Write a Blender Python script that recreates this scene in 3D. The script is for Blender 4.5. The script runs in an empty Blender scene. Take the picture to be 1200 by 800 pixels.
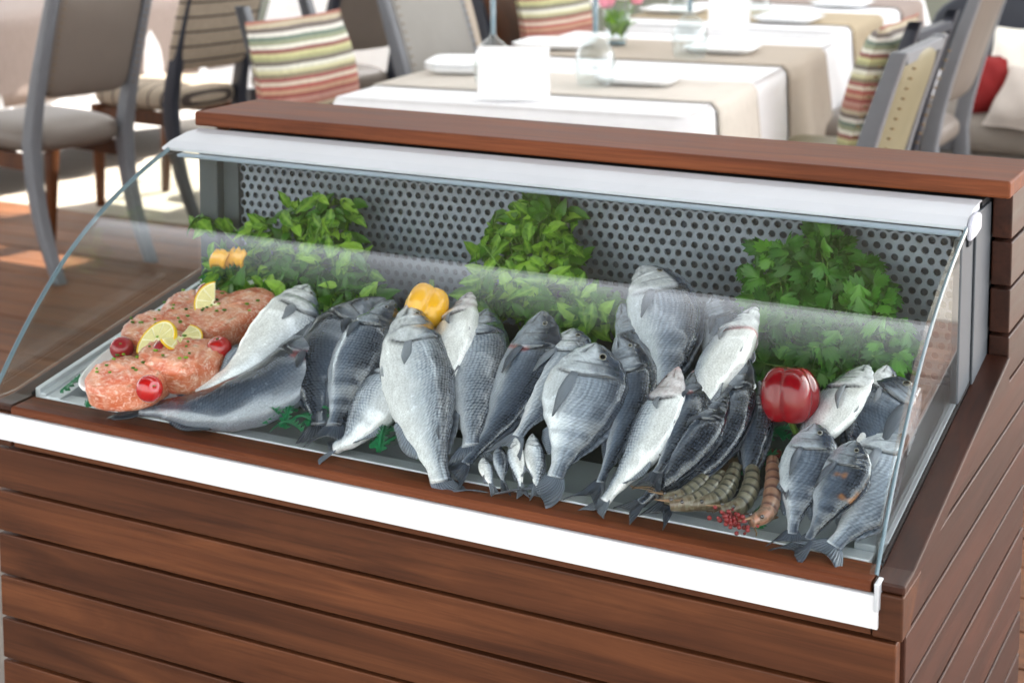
import bpy, math, random
from mathutils import Vector, Matrix, noise
random.seed(7)
R = math.radians
scene = bpy.context.scene
COL = scene.collection

# ------------------------------------------------------------------ camera, sky, sun, exposure
cam_d = bpy.data.cameras.new('camera'); cam = bpy.data.objects.new('camera', cam_d); COL.objects.link(cam)
cam.location = (0.36207, -1.47901, 1.35344)
cam.rotation_euler = (R(90 - 6.0103), 0, R(27.732))
cam_d.sensor_width = 36; cam_d.lens = 57.41; cam_d.shift_y = -0.2917
cam_d.clip_start = 0.05; cam_d.clip_end = 2000
cam_d.dof.use_dof = True; cam_d.dof.focus_distance = 1.72; cam_d.dof.aperture_fstop = 8.0
scene.camera = cam
SUN_EL, SUN_AZ = R(48), R(20)          # azimuth measured from +Y towards +X
world = bpy.data.worlds.new('World'); scene.world = world; world.use_nodes = True
wn = world.node_tree; bg = wn.nodes['Background']
sky = wn.nodes.new('ShaderNodeTexSky'); sky.sky_type = 'NISHITA'; sky.sun_disc = False
sky.sun_elevation = SUN_EL; sky.sun_rotation = SUN_AZ; sky.dust_density = 3.0; sky.air_density = .9; sky.ozone_density = 1.0
bw = wn.nodes.new('ShaderNodeRGBToBW'); wn.links.new(sky.outputs[0], bw.inputs[0])          # even grey veil added over the blue to whiten and brighten sky light
veil = wn.nodes.new('ShaderNodeMix'); veil.data_type = 'RGBA'; veil.inputs[0].default_value = .7
gain = wn.nodes.new('ShaderNodeMath'); gain.operation = 'MULTIPLY'; gain.inputs[1].default_value = 2.6; wn.links.new(bw.outputs[0], gain.inputs[0])
wn.links.new(sky.outputs[0], veil.inputs[6]); wn.links.new(gain.outputs[0], veil.inputs[7]); wn.links.new(veil.outputs[2], bg.inputs[0]); bg.inputs[1].default_value = 0.15
sun_d = bpy.data.lights.new('sun', 'SUN'); sun_d.energy = 5.0; sun_d.angle = R(0.5); sun_d.color = (1, .93, .82)
sun = bpy.data.objects.new('sun', sun_d); COL.objects.link(sun)
sd = Vector((math.sin(SUN_AZ) * math.cos(SUN_EL), math.cos(SUN_AZ) * math.cos(SUN_EL), math.sin(SUN_EL)))
sun.rotation_euler = sd.to_track_quat('Z', 'Y').to_euler(); sun.location = (-2, 6, 8)
scene.view_settings.view_transform = 'Standard'; scene.view_settings.look = 'None'
scene.view_settings.exposure = 2.15; scene.view_settings.gamma = 1
scene.cycles.transparent_max_bounces = 24; scene.cycles.max_bounces = 8

# ------------------------------------------------------------------ material helpers
def lin(c):
    return tuple(((v / 255) / 12.92 if v <= 10 else (((v / 255) + .055) / 1.055) ** 2.4) for v in c)
class NT:
    def __init__(s, name):
        s.m = bpy.data.materials.new(name); s.m.use_nodes = True; s.t = s.m.node_tree
        s.b = s.t.nodes['Principled BSDF']; s.out = s.t.nodes['Material Output']
    def n(s, typ, **kw):
        x = s.t.nodes.new('ShaderNode' + typ)
        for k, v in kw.items(): setattr(x, k, v)
        return x
    def l(s, a, b): s.t.links.new(a, b)
    def coords(s, kind='Object', scale=(1, 1, 1), rot=(0, 0, 0), rnd=False):
        tc = s.n('TexCoord'); mp = s.n('Mapping'); mp.inputs['Scale'].default_value = scale; mp.inputs['Rotation'].default_value = rot
        s.l(tc.outputs[kind], mp.inputs['Vector'])
        if rnd:
            oi = s.n('ObjectInfo'); mu = s.n('Math', operation='MULTIPLY'); mu.inputs[1].default_value = 37.0
            s.l(oi.outputs['Random'], mu.inputs[0]); s.l(mu.outputs[0], mp.inputs['Location'])
        return mp.outputs[0]
    def noise(s, vec, scale=5, detail=4, rough=.5, dist=0):
        x = s.n('TexNoise'); x.inputs['Scale'].default_value = scale; x.inputs['Detail'].default_value = detail
        x.inputs['Roughness'].default_value = rough; x.inputs['Distortion'].default_value = dist
        s.l(vec, x.inputs['Vector']); return x.outputs['Fac']
    def ramp(s, fac, stops, interp='LINEAR'):
        x = s.n('ValToRGB'); x.color_ramp.interpolation = interp; e = x.color_ramp.elements
        while len(e) < len(stops): e.new(0.5)
        for el, (p, c) in zip(e, stops):
            el.position = p; el.color = (c[0], c[1], c[2], 1) if not isinstance(c, (int, float)) else (c, c, c, 1)
        s.l(fac, x.inputs[0]); return x.outputs[0]
    def bump(s, h, strength=.3, dist=.002, normal=None):
        x = s.n('Bump'); x.inputs['Strength'].default_value = strength; x.inputs['Distance'].default_value = dist
        s.l(h, x.inputs['Height'])
        if normal is not None: s.l(normal, x.inputs['Normal'])
        return x.outputs[0]
    def mix(s, a, b, fac, mode='MIX'):
        x = s.n('Mix', data_type='RGBA', blend_type=mode)
        for v, i in ((fac, 0), (a, 6), (b, 7)):
            if isinstance(v, (int, float)): x.inputs[i].default_value = v
            elif isinstance(v, tuple): x.inputs[i].default_value = (v[0], v[1], v[2], 1)
            else: s.l(v, x.inputs[i])
        return x.outputs[2]
    def math(s, op, a, b=None):
        x = s.n('Math', operation=op)
        for i, v in enumerate((a, b)):
            if v is None: continue
            if isinstance(v, (int, float)): x.inputs[i].default_value = v
            else: s.l(v, x.inputs[i])
        return x.outputs[0]
    def set(s, **kw):
        for k, v in kw.items():
            k = {'color': 'Base Color', 'rough': 'Roughness', 'metal': 'Metallic', 'normal': 'Normal', 'spec': 'Specular IOR Level',
                 'coat': 'Coat Weight', 'coatr': 'Coat Roughness', 'trans': 'Transmission Weight', 'ior': 'IOR', 'sss': 'Subsurface Weight', 'alpha': 'Alpha', 'sheen': 'Sheen Weight', 'coatn': 'Coat Normal'}[k]
            if isinstance(v, (int, float)): s.b.inputs[k].default_value = v
            elif isinstance(v, tuple): s.b.inputs[k].default_value = (v[0], v[1], v[2], 1)
            else: s.l(v, s.b.inputs[k])
        return s

M = {}
def simple(name, rgb, rough=.5, metal=0, var=.12, scale=8, bump=0, spec=.5, coat=0):
    t = NT(name); c = lin(rgb); v = t.coords()
    f = t.noise(v, scale, 5, .6)
    t.set(color=t.ramp(f, [(.25, tuple(x * (1 - var) for x in c)), (.75, tuple(min(1, x * (1 + var)) for x in c))]), rough=rough, metal=metal, spec=spec, coat=coat)
    if bump: t.set(normal=t.bump(t.noise(v, scale * 12, 3), bump, .001))
    M[name] = t.m; return t.m
def wood(name, dark, light, axis, rough=.5, coat=.06, warm=None):
    t = NT(name); sc = [16, 16, 16]; sc[axis] = 1.1
    v = t.coords('Object', tuple(sc), rnd=True)
    f1 = t.noise(v, 1.6, 8, .62, 1.2)
    sc2 = [120, 120, 120]; sc2[axis] = 3.5
    v2 = t.coords('Object', tuple(sc2), rnd=True)
    f2 = t.noise(v2, 1.5, 4, .65)
    c = t.ramp(f1, [(.25, lin(dark)), (.5, lin(tuple((a + b) / 2 for a, b in zip(dark, light)))), (.78, lin(light))])
    pores = t.ramp(f2, [(.30, .45), (.52, 1.0)])
    c = t.mix(c, pores, .55, 'MULTIPLY')
    big = t.noise(t.coords('Object', (3, 3, 3), rnd=True), 1.4, 3)
    oi = t.n('ObjectInfo'); val = t.math('ADD', t.math('MULTIPLY', oi.outputs['Random'], .36), .80)
    val = t.math('ADD', val, t.math('MULTIPLY', t.math('SUBTRACT', big, .5), .5))
    hs = t.n('HueSaturation'); t.l(c, hs.inputs['Color']); t.l(val, hs.inputs['Value'])
    rr = t.math('ADD', t.math('MULTIPLY', f1, .25), rough - .12)
    t.set(color=hs.outputs[0], rough=rr, spec=.22, coat=coat, coatr=.28, normal=t.bump(f2, .22, .0008))
    M[name] = t.m; return t.m
wood('wood_along', (56, 28, 14), (112, 66, 38), 0, rough=.55)
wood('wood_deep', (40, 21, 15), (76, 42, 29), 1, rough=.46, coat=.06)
wood('wood_ledge', (76, 36, 18), (128, 72, 42), 0, rough=.6, coat=0)
wood('deck', (74, 44, 27), (130, 86, 56), 0, rough=.55, coat=0)
wood('chair_brown', (60, 32, 16), (112, 66, 32), 2, rough=.45, coat=.1)
simple('white_gloss', (222, 224, 227), .34, 0, .05, 9)
simple('white_cap', (204, 208, 214), .34, 0, .05, 9)
simple('steel', (206, 211, 217), .36, .35, .06, 20)
simple('steel_pan', (158, 165, 172), .4, .2, .1, 12)
simple('aluminium', (72, 78, 84), .6, .1, .08, 10)
simple('dark_gap', (22, 14, 12), .9)
simple('panel_back', (26, 30, 36), .8); simple('hole_backing', (86, 94, 108), .8)
simple('perforated', (132, 142, 156), .36, .55, .05, 10)
simple('shelf_dark', (40, 46, 46), .6, .2, .2, 10)
simple('seal_blue', (150, 166, 182), .4)
simple('clamp_plastic', (184, 186, 198), .35, 0, .04)
simple('cloth_white', (238, 238, 240), .85, 0, .03, 30, .15)
simple('china', (244, 245, 246), .18, 0, .01)
simple('paper_white', (246, 246, 246), .7, 0, .01)
simple('frame_grey', (106, 108, 113), .5, 0, .12, 9, .05)
simple('frame_navy', (32, 36, 48), .45, 0, .15, 9)
simple('leather_taupe', (112, 102, 94), .48, 0, .08, 5, .12)
simple('leather_grey', (134, 130, 124), .5, 0, .08, 5, .12)
simple('leather_olive', (118, 110, 82), .5, 0, .1, 5, .12)
simple('nail', (120, 96, 60), .3, .9)
simple('bench_grey', (128, 120, 112), .8, 0, .08, 8, .15)
simple('cushion_white', (240, 236, 226), .85, 0, .04, 12, .2)
simple('cushion_red', (128, 10, 12), .8, 0, .1, 12, .2)
simple('cushion_pale', (196, 186, 178), .85, 0, .06, 12, .2)
simple('awning_cloth', (132, 134, 122), .9, 0, .1, 3)
t = NT('awning_diffuser'); t.set(color=lin((232, 232, 228)), rough=.9); tl = t.n('BsdfTranslucent'); tl.inputs[0].default_value = (.22, .235, .25, 1)
mx = t.n('MixShader'); mx.inputs[0].default_value = .5; t.l(t.b.outputs[0], mx.inputs[1]); t.l(tl.outputs[0], mx.inputs[2]); t.l(mx.outputs[0], t.out.inputs[0]); M['awning_diffuser'] = t.m  # assumed translucent so the unseen awning throws soft light on the tables
simple('added_canopy_dark', (52, 56, 52), .9, 0, .1, 3)
simple('fill_facade', (138, 142, 146), .9, 0, .1, .6)
simple('paving_stone', (158, 148, 136), .8, 0, .08, 4, .1)
simple('ground_stone', (120, 112, 104), .8, 0, .2, 3, .2)
simple('petal_pink', (236, 150, 170), .6, 0, .15, 60)
simple('petal_white', (246, 240, 236), .6, 0, .05, 60)
simple('tomato', (168, 22, 22), .14, 0, .18, 18, 0, .6, .5)
simple('tomato_dull', (150, 34, 44), .2, 0, .18, 18, 0, .6, .4)
simple('red_pepper', (126, 0, 16), .16, 0, .35, 14, 0, .5, .4)
simple('yellow_pepper', (246, 178, 10), .16, 0, .12, 14, 0, .6, .5)
simple('pepper_stem', (86, 116, 44), .5, 0, .2, 30)
simple('lemon_rind', (242, 200, 24), .4, 0, .08, 60, .3)
simple('lemon_pith', (248, 240, 205), .6, 0, .03, 30)
simple('lemon_flesh', (236, 224, 160), .22, 0, .1, 120, .3, .6, .3)
simple('plastic_grass', (14, 104, 62), .38, 0, .3, 50)
simple('herb_stem', (110, 150, 66), .5, 0, .2, 40)
simple('prawn_leg', (116, 92, 66), .4, 0, .3, 60)
simple('prawn_roe', (112, 26, 26), .3, 0, .3, 120, .3)
simple('eye_black', (10, 12, 16), .06, 0, .1, 10, 0, .8, 1)

def fabric_lines(name, base, line, axis, period, width):
    t = NT(name); v = t.coords(); sp = t.n('SeparateXYZ'); t.l(v, sp.inputs[0])
    w = t.math('FRACT', t.math('DIVIDE', t.math('ADD', sp.outputs[axis], 10), period))
    m = t.math('LESS_THAN', w, width)
    n = t.noise(v, 60, 3); c = t.mix(lin(base), lin(line), m)
    c = t.mix(c, t.ramp(n, [(.3, .82), (.7, 1.0)]), 1.0, 'MULTIPLY')
    t.set(color=c, rough=.9, normal=t.bump(t.noise(v, 300, 2), .2, .001)); M[name] = t.m
fabric_lines('stripe_beige', (166, 152, 134), (70, 60, 56), 2, .058, .16)
fabric_lines('stripe_beige_seat', (166, 152, 134), (70, 60, 56), 1, .062, .14)
def fabric_multi(name, axis, span):
    t = NT(name); v = t.coords(); sp = t.n('SeparateXYZ'); t.l(v, sp.inputs[0])
    w = t.math('FRACT', t.math('ADD', t.math('DIVIDE', sp.outputs[axis], span), 5.0))
    cols = [(176, 78, 66), (206, 150, 110), (196, 84, 72), (222, 200, 170), (178, 84, 78), (150, 136, 100), (214, 206, 150), (226, 222, 200), (120, 108, 96), (170, 168, 110), (206, 200, 128), (160, 88, 78), (226, 220, 200), (150, 156, 118), (110, 132, 112), (222, 216, 202), (116, 100, 92), (196, 176, 140), (190, 110, 90), (204, 140, 120)]
    cols = [tuple(v*.68 + .32*(.9*sum(c)/3) for v in c) for c in cols]
    st = [(i / len(cols), lin(c)) for i, c in enumerate(cols)]
    c = t.ramp(w, st, 'CONSTANT')
    t.set(color=t.mix(c, t.ramp(t.noise(v, 80, 3), [(.3, .8), (.7, 1.0)]), 1.0, 'MULTIPLY'), rough=.9, normal=t.bump(t.noise(v, 300, 2), .2, .001)); M[name] = t.m
fabric_multi('stripe_multi', 2, .24)
def linen(name, rgb):
    t = NT(name); v = t.coords('Object', (1, 1, 1)); c = lin(rgb)
    w1 = t.noise(t.coords('Object', (260, 260, 14)), 1, 2); w2 = t.noise(t.coords('Object', (14, 260, 260)), 1, 2)
    f = t.math('MULTIPLY', t.math('ADD', w1, w2), .5)
    t.set(color=t.ramp(f, [(.3, tuple(x * .82 for x in c)), (.7, tuple(x * 1.12 for x in c))]), rough=.9, normal=t.bump(f, .3, .001)); M[name] = t.m
linen('linen_taupe', (176, 164, 150)); linen('linen_sand', (176, 160, 134)); linen('linen_lit', (206, 198, 188)); linen('linen_mauve', (152, 137, 130))  # near runner gets a paler copy, strong top light put into its colour

def glass(name, tint, refl=1.0):
    t = NT(name); t.t.nodes.remove(t.b)
    lw = t.n('LayerWeight'); lw.inputs[0].default_value = .5
    f = t.math('ADD', t.math('MULTIPLY', t.math('POWER', lw.outputs['Facing'], 5.0), .94), .056)
    tr = t.n('BsdfTransparent'); tr.inputs[0].default_value = (*tint, 1); gl = t.n('BsdfGlossy'); gl.inputs['Roughness'].default_value = .015
    gl.inputs['Color'].default_value = (refl, refl, refl, 1)
    mx = t.n('MixShader'); t.l(f, mx.inputs[0]); t.l(tr.outputs[0], mx.inputs[1]); t.l(gl.outputs[0], mx.inputs[2]); t.l(mx.outputs[0], t.out.inputs[0])
    M[name] = t.m
glass('pane_glass', (.965, .985, .975)); glass('drink_glass', (.93, .95, .95))
t = NT('pane_edge'); t.set(color=lin((120, 142, 152)), rough=.12, spec=.6, coat=.3); M['pane_edge'] = t.m

def leafmat(name, dark, light, sat=1.0):
    t = NT(name); oi = t.n('ObjectInfo'); v = t.coords('Object', (60, 60, 60))
    c = t.ramp(oi.outputs['Random'], [(0, lin(dark)), (.6, lin(tuple((a + b) / 2 for a, b in zip(dark, light)))), (1, lin(light))])
    c = t.mix(c, t.ramp(t.noise(v, 1.5, 3), [(.3, .75), (.7, 1.1)]), .7, 'MULTIPLY')
    at = t.n('Attribute'); at.attribute_name = 'vein'
    c = t.mix(c, lin(tuple(min(255, x + 34) for x in light)), t.math('MULTIPLY', at.outputs['Fac'], .45))
    t.b.inputs['Base Color'].default_value = (0, 0, 0, 1)
    t.set(color=c, rough=.36, spec=.45, normal=t.bump(at.outputs['Fac'], .5, .002))
    tl = t.n('BsdfTranslucent'); t.l(t.mix(c, (1.0, 1.0, .35), .35, 'MULTIPLY'), tl.inputs[0])
    mx = t.n('MixShader'); mx.inputs[0].default_value = .36; t.l(t.b.outputs[0], mx.inputs[1]); t.l(tl.outputs[0], mx.inputs[2]); t.l(mx.outputs[0], t.out.inputs[0])
    M[name] = t.m
t = NT('reflection_fade'); v = t.coords(); sp = t.n('SeparateXYZ'); t.l(v, sp.inputs[0])  # opacity gradient that fades the sky band reflected in the glass
tr = t.n('BsdfTransparent'); mx = t.n('MixShader'); t.set(color=lin((96, 98, 92)), rough=.9)
t.l(t.math('MULTIPLY', t.math('POWER', t.math('MULTIPLY', t.math('SUBTRACT', sp.outputs[1], .46), -1/.50), .50), 1.0), mx.inputs[0])
t.l(tr.outputs[0], mx.inputs[1]); t.l(t.b.outputs[0], mx.inputs[2]); t.l(mx.outputs[0], t.out.inputs[0]); M['reflection_fade'] = t.m
leafmat('mint_leaf', (58, 116, 18), (158, 204, 66)); leafmat('parsley_leaf', (28, 88, 24), (100, 164, 54))

def vcol(name, rough=.3, metal=0, coat=0, bumpscale=None, spec=.5, sss=0):
    t = NT(name); a = t.n('Attribute'); a.attribute_name = 'Col'
    t.set(color=a.outputs['Color'], rough=rough, metal=metal, coat=coat, coatr=.12, spec=spec)
    if bumpscale: t.set(normal=t.bump(t.noise(t.coords(), bumpscale, 4), .35, .0015))
    if sss: t.b.inputs['Subsurface Weight'].default_value = sss; t.b.inputs['Subsurface Radius'].default_value = (.01, .004, .002); t.b.inputs['Subsurface Scale'].default_value = .5
    M[name] = t.m; return t
vcol('salmon_flesh', .42, 0, .12, 420, .5, .15); q = bpy.data.materials['salmon_flesh'].node_tree; tt = NT.__new__(NT); tt.m = bpy.data.materials['salmon_flesh']; tt.t = q; tt.b = q.nodes['Principled BSDF']
v = tt.coords('Object', (90, 260, 200), (0, 0, .5)); f1 = tt.noise(v, 1.0, 5, .7, .8); f2 = tt.noise(tt.coords('Object', (1, 1, 1)), 420, 3, .7)
at = [n_ for n_ in q.nodes if n_.type == 'ATTRIBUTE'][0]
c = tt.mix(at.outputs['Color'], lin((246, 222, 206)), tt.ramp(f1, [(.50, 0.0), (.66, .75)])); c = tt.mix(c, lin((170, 74, 62)), tt.ramp(f2, [(.58, 0.0), (.72, .6)])); c = tt.mix(c, lin((250, 236, 222)), tt.ramp(f2, [(.26, .7), (.38, 0.0)])); tt.set(color=c)
vcol('prawn_shell', .28, 0, .3, 300)
vcol('fish_eye', .08, 0, 1.0)
def fishskin(name, cell, dotted, stripes):
    t = NT(name); a = t.n('Attribute'); a.attribute_name = 'Col'; m = t.n('Attribute'); m.attribute_name = 'scl'
    uv = t.n('UVMap'); uv.uv_map = 'fish'
    mp = t.n('Mapping'); mp.inputs['Scale'].default_value = (1 / cell, 1 / (cell * .82), 1); t.l(uv.outputs[0], mp.inputs[0])
    vo = t.n('TexVoronoi', voronoi_dimensions='2D'); vo.inputs['Scale'].default_value = 1; vo.inputs['Randomness'].default_value = .28
    t.l(mp.outputs[0], vo.inputs['Vector'])
    d = vo.outputs['Distance']
    edge = t.ramp(d, [(.25, 1.0), (.62, .0)])                       # bright scale centre, dark rim
    amt = t.math('MULTIPLY', t.math('MULTIPLY', m.outputs['Fac'], dotted), t.ramp(t.noise(uv.outputs[0], 30, 3), [(.3, .35), (.65, 1.0)]))
    c = t.mix(a.outputs['Color'], t.mix(a.outputs['Color'], (.16, .19, .25), 1.0, 'MULTIPLY'), t.math('MULTIPLY', amt, t.math('SUBTRACT', 1.0, edge)))
    ct = t.mix(c, (.85, .88, .92), t.math('MULTIPLY', t.math('MULTIPLY', amt, .30), edge))
    if stripes:
        sp = t.n('SeparateXYZ'); t.l(uv.outputs[0], sp.inputs[0])
        nz = t.noise(uv.outputs[0], 40, 2)
        w = t.math('SINE', t.math('ADD', t.math('MULTIPLY', sp.outputs[1], 6.2832 / .0042), t.math('MULTIPLY', nz, 3.0)))
        ct = t.mix(ct, (.16, .18, .22), t.math('MULTIPLY', t.math('MULTIPLY', t.math('ADD', t.math('MULTIPLY', w, .5), .5), m.outputs['Fac']), stripes), 'MULTIPLY')
    mp2 = t.n('Mapping'); mp2.inputs['Scale'].default_value = (60, 260, 1); t.l(uv.outputs[0], mp2.inputs[0])
    st = t.noise(mp2.outputs[0], 1.0, 5, .65)
    ct = t.mix(ct, t.ramp(st, [(.28, .76), (.6, 1.08)]), .7, 'MULTIPLY')
    ct = t.mix(ct, t.ramp(t.noise(uv.outputs[0], 520, 2, .6), [(.34, .70), (.5, 1.0), (.68, 1.22)]), .6, 'MULTIPLY')
    bl = t.noise(uv.outputs[0], 46, 5, .6)
    ct = t.mix(ct, t.ramp(bl, [(.3, .84), (.65, 1.06)]), .7, 'MULTIPLY')
    h = t.math('ADD', t.math('MULTIPLY', t.math('MULTIPLY', d, m.outputs['Fac']), -1.0), t.math('MULTIPLY', bl, .6))
    nm = t.bump(h, .38, .0009)
    rr = t.math('ADD', t.math('MULTIPLY', bl, .24), .12)
    t.set(color=ct, rough=rr, metal=.12, spec=.6, coat=1.0, coatr=.05, normal=nm, coatn=t.bump(t.noise(uv.outputs[0], 150, 3), .30, .0010))
    M[name] = t.m
fishskin('bass_skin', .0036, .8, 0); fishskin('bream_skin', .0034, .35, .35)
t = NT('fin_skin'); a = t.n('Attribute'); a.attribute_name = 'Col'; uv = t.n('UVMap'); uv.uv_map = 'fish'
sp = t.n('SeparateXYZ'); t.l(uv.outputs[0], sp.inputs[0]); w = t.math('SINE', t.math('MULTIPLY', sp.outputs[1], 6.2832 * 14))
t.set(color=t.mix(a.outputs['Color'], (.45, .45, .48), t.math('ADD', t.math('MULTIPLY', w, .35), .35), 'MULTIPLY'), rough=.35, coat=.4, normal=t.bump(w, .5, .001)); M['fin_skin'] = t.m

# ------------------------------------------------------------------ object helpers
def link(o, parent=None):
    COL.objects.link(o)
    if parent is not None: o.parent = parent
    return o
def tag(o, label, cat, group=None, kind=None):
    if label: o['label'] = label
    if cat: o['category'] = cat
    if group: o['group'] = group
    if kind: o['kind'] = kind
    return o
def thing(name, loc, label, cat, rz=0, group=None):
    o = bpy.data.objects.new(name, None); o.location = loc; o.rotation_euler = (0, 0, rz); o.empty_display_size = .05
    link(o); return tag(o, label, cat, group)
def obj(name, verts, faces, mat, parent=None, smooth=True, off=None, bevel=0, mats=None, midx=None):
    me = bpy.data.meshes.new(name)
    if off is not None: verts = [(v[0] - off[0], v[1] - off[1], v[2] - off[2]) for v in verts]
    me.from_pydata([tuple(v) for v in verts], [], faces); me.update()
    if smooth: me.polygons.foreach_set('use_smooth', [True] * len(me.polygons))
    for m in (mats or [mat]): me.materials.append(M[m])
    if midx: me.polygons.foreach_set('material_index', midx)
    o = bpy.data.objects.new(name, me); link(o, parent)
    if bevel:
        b = o.modifiers.new('bevel', 'BEVEL'); b.width = bevel; b.segments = 2; b.limit_method = 'ANGLE'; b.angle_limit = R(35)
    return o
def setcol(o, cols):
    at = o.data.color_attributes.new('Col', 'FLOAT_COLOR', 'POINT')
    at.data.foreach_set('color', [x for c in cols for x in (c[0], c[1], c[2], 1.0)])
def setf(o, name, vals):
    at = o.data.attributes.new(name, 'FLOAT', 'POINT'); at.data.foreach_set('value', vals)
def setuv(o, uvs):
    l = o.data.uv_layers.new(name='fish'); idx = [0] * len(o.data.loops); o.data.loops.foreach_get('vertex_index', idx)
    l.data.foreach_set('uv', [x for i in idx for x in uvs[i]])
class MB:
    def __init__(s): s.v = []; s.f = []
    def box(s, x0, x1, y0, y1, z0, z1):
        b = len(s.v); s.v += [(x, y, z) for z in (z0, z1) for y in (y0, y1) for x in (x0, x1)]
        s.f += [(b, b+2, b+3, b+1), (b+4, b+5, b+7, b+6), (b, b+1, b+5, b+4), (b+1, b+3, b+7, b+5), (b+3, b+2, b+6, b+7), (b+2, b, b+4, b+6)]
        return s
    def prism(s, poly, axis, a0, a1):
        """poly in the two other axes, extruded along axis"""
        n = len(poly); b = len(s.v)
        for a in (a0, a1):
            for p in poly:
                c = list(p); c.insert(axis, a); s.v.append(tuple(c))
        s.f.append(tuple(range(b + n - 1, b - 1, -1))); s.f.append(tuple(range(b + n, b + 2 * n)))
        for i in range(n):
            j = (i + 1) % n; s.f.append((b + i, b + j, b + n + j, b + n + i))
        return s
    def tube(s, pts, rad, n=8, cap=True, flat=None):
        pts = [Vector(p) for p in pts]; b = len(s.v); m = len(pts)
        if isinstance(rad, (int, float)): rad = [rad] * m
        up = None
        for i, p in enumerate(pts):
            t = (pts[min(i+1, m-1)] - pts[max(i-1, 0)]).normalized()
            if up is None: up = t.orthogonal().normalized() if flat is None else Vector(flat)
            up = (up - t * up.dot(t)).normalized(); sd = t.cross(up)
            for k in range(n):
                a = 2 * math.pi * k / n; s.v.append(tuple(p + (up * math.cos(a) + sd * math.sin(a)) * rad[i]))
        for i in range(m - 1):
            for k in range(n):
                k2 = (k + 1) % n; s.f.append((b + i*n + k, b + i*n + k2, b + (i+1)*n + k2, b + (i+1)*n + k))
        if cap: s.f.append(tuple(b + k for k in range(n))[::-1]); s.f.append(tuple(b + (m-1)*n + k for k in range(n)))
        return s
    def bar(s, pts, w, d):
        """rectangular bar through points; w along x, d along y"""
        b = len(s.v); m = len(pts)
        for i, p in enumerate(pts):
            ww = w[i] if isinstance(w, (list, tuple)) else w; dd = d[i] if isinstance(d, (list, tuple)) else d
            for sx, sy in ((-1, -1), (1, -1), (1, 1), (-1, 1)): s.v.append((p[0] + sx*ww/2, p[1] + sy*dd/2, p[2]))
        for i in range(m - 1):
            for k in range(4):
                k2 = (k+1) % 4; s.f.append((b+i*4+k, b+i*4+k2, b+(i+1)*4+k2, b+(i+1)*4+k))
        s.f.append((b+3, b+2, b+1, b)); e = b + (m-1)*4; s.f.append((e, e+1, e+2, e+3)); return s
    def lathe(s, prof, n=24, c=(0, 0, 0), cap=True):
        b = len(s.v); m = len(prof)
        for r, z in prof:
            for k in range(n):
                a = 2*math.pi*k/n; s.v.append((c[0] + r*math.cos(a), c[1] + r*math.sin(a), c[2] + z))
        for i in range(m-1):
            for k in range(n):
                k2 = (k+1) % n; s.f.append((b+i*n+k, b+i*n+k2, b+(i+1)*n+k2, b+(i+1)*n+k))
        if cap: s.f.append(tuple(b+k for k in range(n))[::-1]); s.f.append(tuple(b+(m-1)*n+k for k in range(n)))
        return s
    def grid(s, rows):
        b = len(s.v); m = len(rows); n = len(rows[0])
        for r in rows: s.v += [tuple(p) for p in r]
        for i in range(m-1):
            for j in range(n-1): s.f.append((b+i*n+j, b+i*n+j+1, b+(i+1)*n+j+1, b+(i+1)*n+j))
        return s
    def done(s, name, mat, parent=None, smooth=False, off=None, bevel=0, solid=0):
        o = obj(name, s.v, s.f, mat, parent, smooth, off, bevel)
        if solid: q = o.modifiers.new('solid', 'SOLIDIFY'); q.thickness = solid; q.offset = 0
        return o
def pad(w, d, h, p=4.0, n=10, bulge=1.0):
    """upholstered pad, centred, superellipsoid-like box"""
    v = []; f = []; N = 4 * n; Mr = 2 * n
    for i in range(Mr + 1):
        a = -math.pi/2 + math.pi*i/Mr; ca, sa = math.cos(a), math.sin(a)
        for k in range(N):
            b = 2*math.pi*k/N; cb, sb = math.cos(b), math.sin(b)
            e = 2.0/p; g = lambda x, q: math.copysign(abs(x)**q, x)
            v.append((w/2*g(ca, .5)*g(cb, e), d/2*g(ca, .5)*g(sb, e), h/2*g(sa, .75)*bulge))
    for i in range(Mr):
        for k in range(N): k2 = (k+1) % N; f.append((i*N+k, i*N+k2, (i+1)*N+k2, (i+1)*N+k))
    return v, f
# ------------------------------------------------------------------ the setting
def structure(name, mb, mat, **kw):
    o = mb.done(name, mat, None, **kw); o['kind'] = 'structure'; return o
structure('ground', MB().box(-60, 60, -60, 60, -.3, -.03), 'ground_stone')
dk = structure('deck_floor', MB().box(-8.2, 3.2, .98, 3.40, -.029, -.022), 'dark_gap')
pm = MB().box(0, 11.2, 0, .136, -.02, 0)
first = None
for i in range(17):
    if first is None:
        first = pm.done('deck_plank', 'deck', dk, bevel=.002); o = first
    else:
        o = first.copy(); COL.objects.link(o)
    o.location = (-8.1 - random.uniform(0, .05), 1.0 + i * .141, random.uniform(-.001, .001))
pv = structure('paving', MB().box(-12, 6, 3.402, 10.25, -.03, -.012), 'dark_gap'); slab = MB().box(.004, .796, .004, .596, -.012, -.002); first = None
for i in range(12):
    for j in range(17):
        if first is None: first = slab.done('paving_slab', 'paving_stone', pv, bevel=.003); o = first
        else: o = first.copy(); COL.objects.link(o)
        o.location = (-9.2 + .8*j - (.4 if i % 2 else 0), 3.405 + .6*i - (0 if i else 0), random.uniform(-.001, .001))
wl = structure('shade_backdrop', MB().box(-9, 4, 10.3, 10.5, 0, 2.6), 'awning_cloth')  # added backdrop whose grey stands in for the shade beyond the tables
fb = structure('unseen_fill_building', MB().box(-40, 40, -19, -14, 0, 11), 'fill_facade')  # unseen building, its height and grey set for the front fill light
aw = structure('awning_roof', MB().box(-9.5, 1.9, .56, 1.75, 2.72, 2.76), 'awning_cloth')
rf = MB()  # unseen roof panels, openings placed to drop sun patches on the floor
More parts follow.
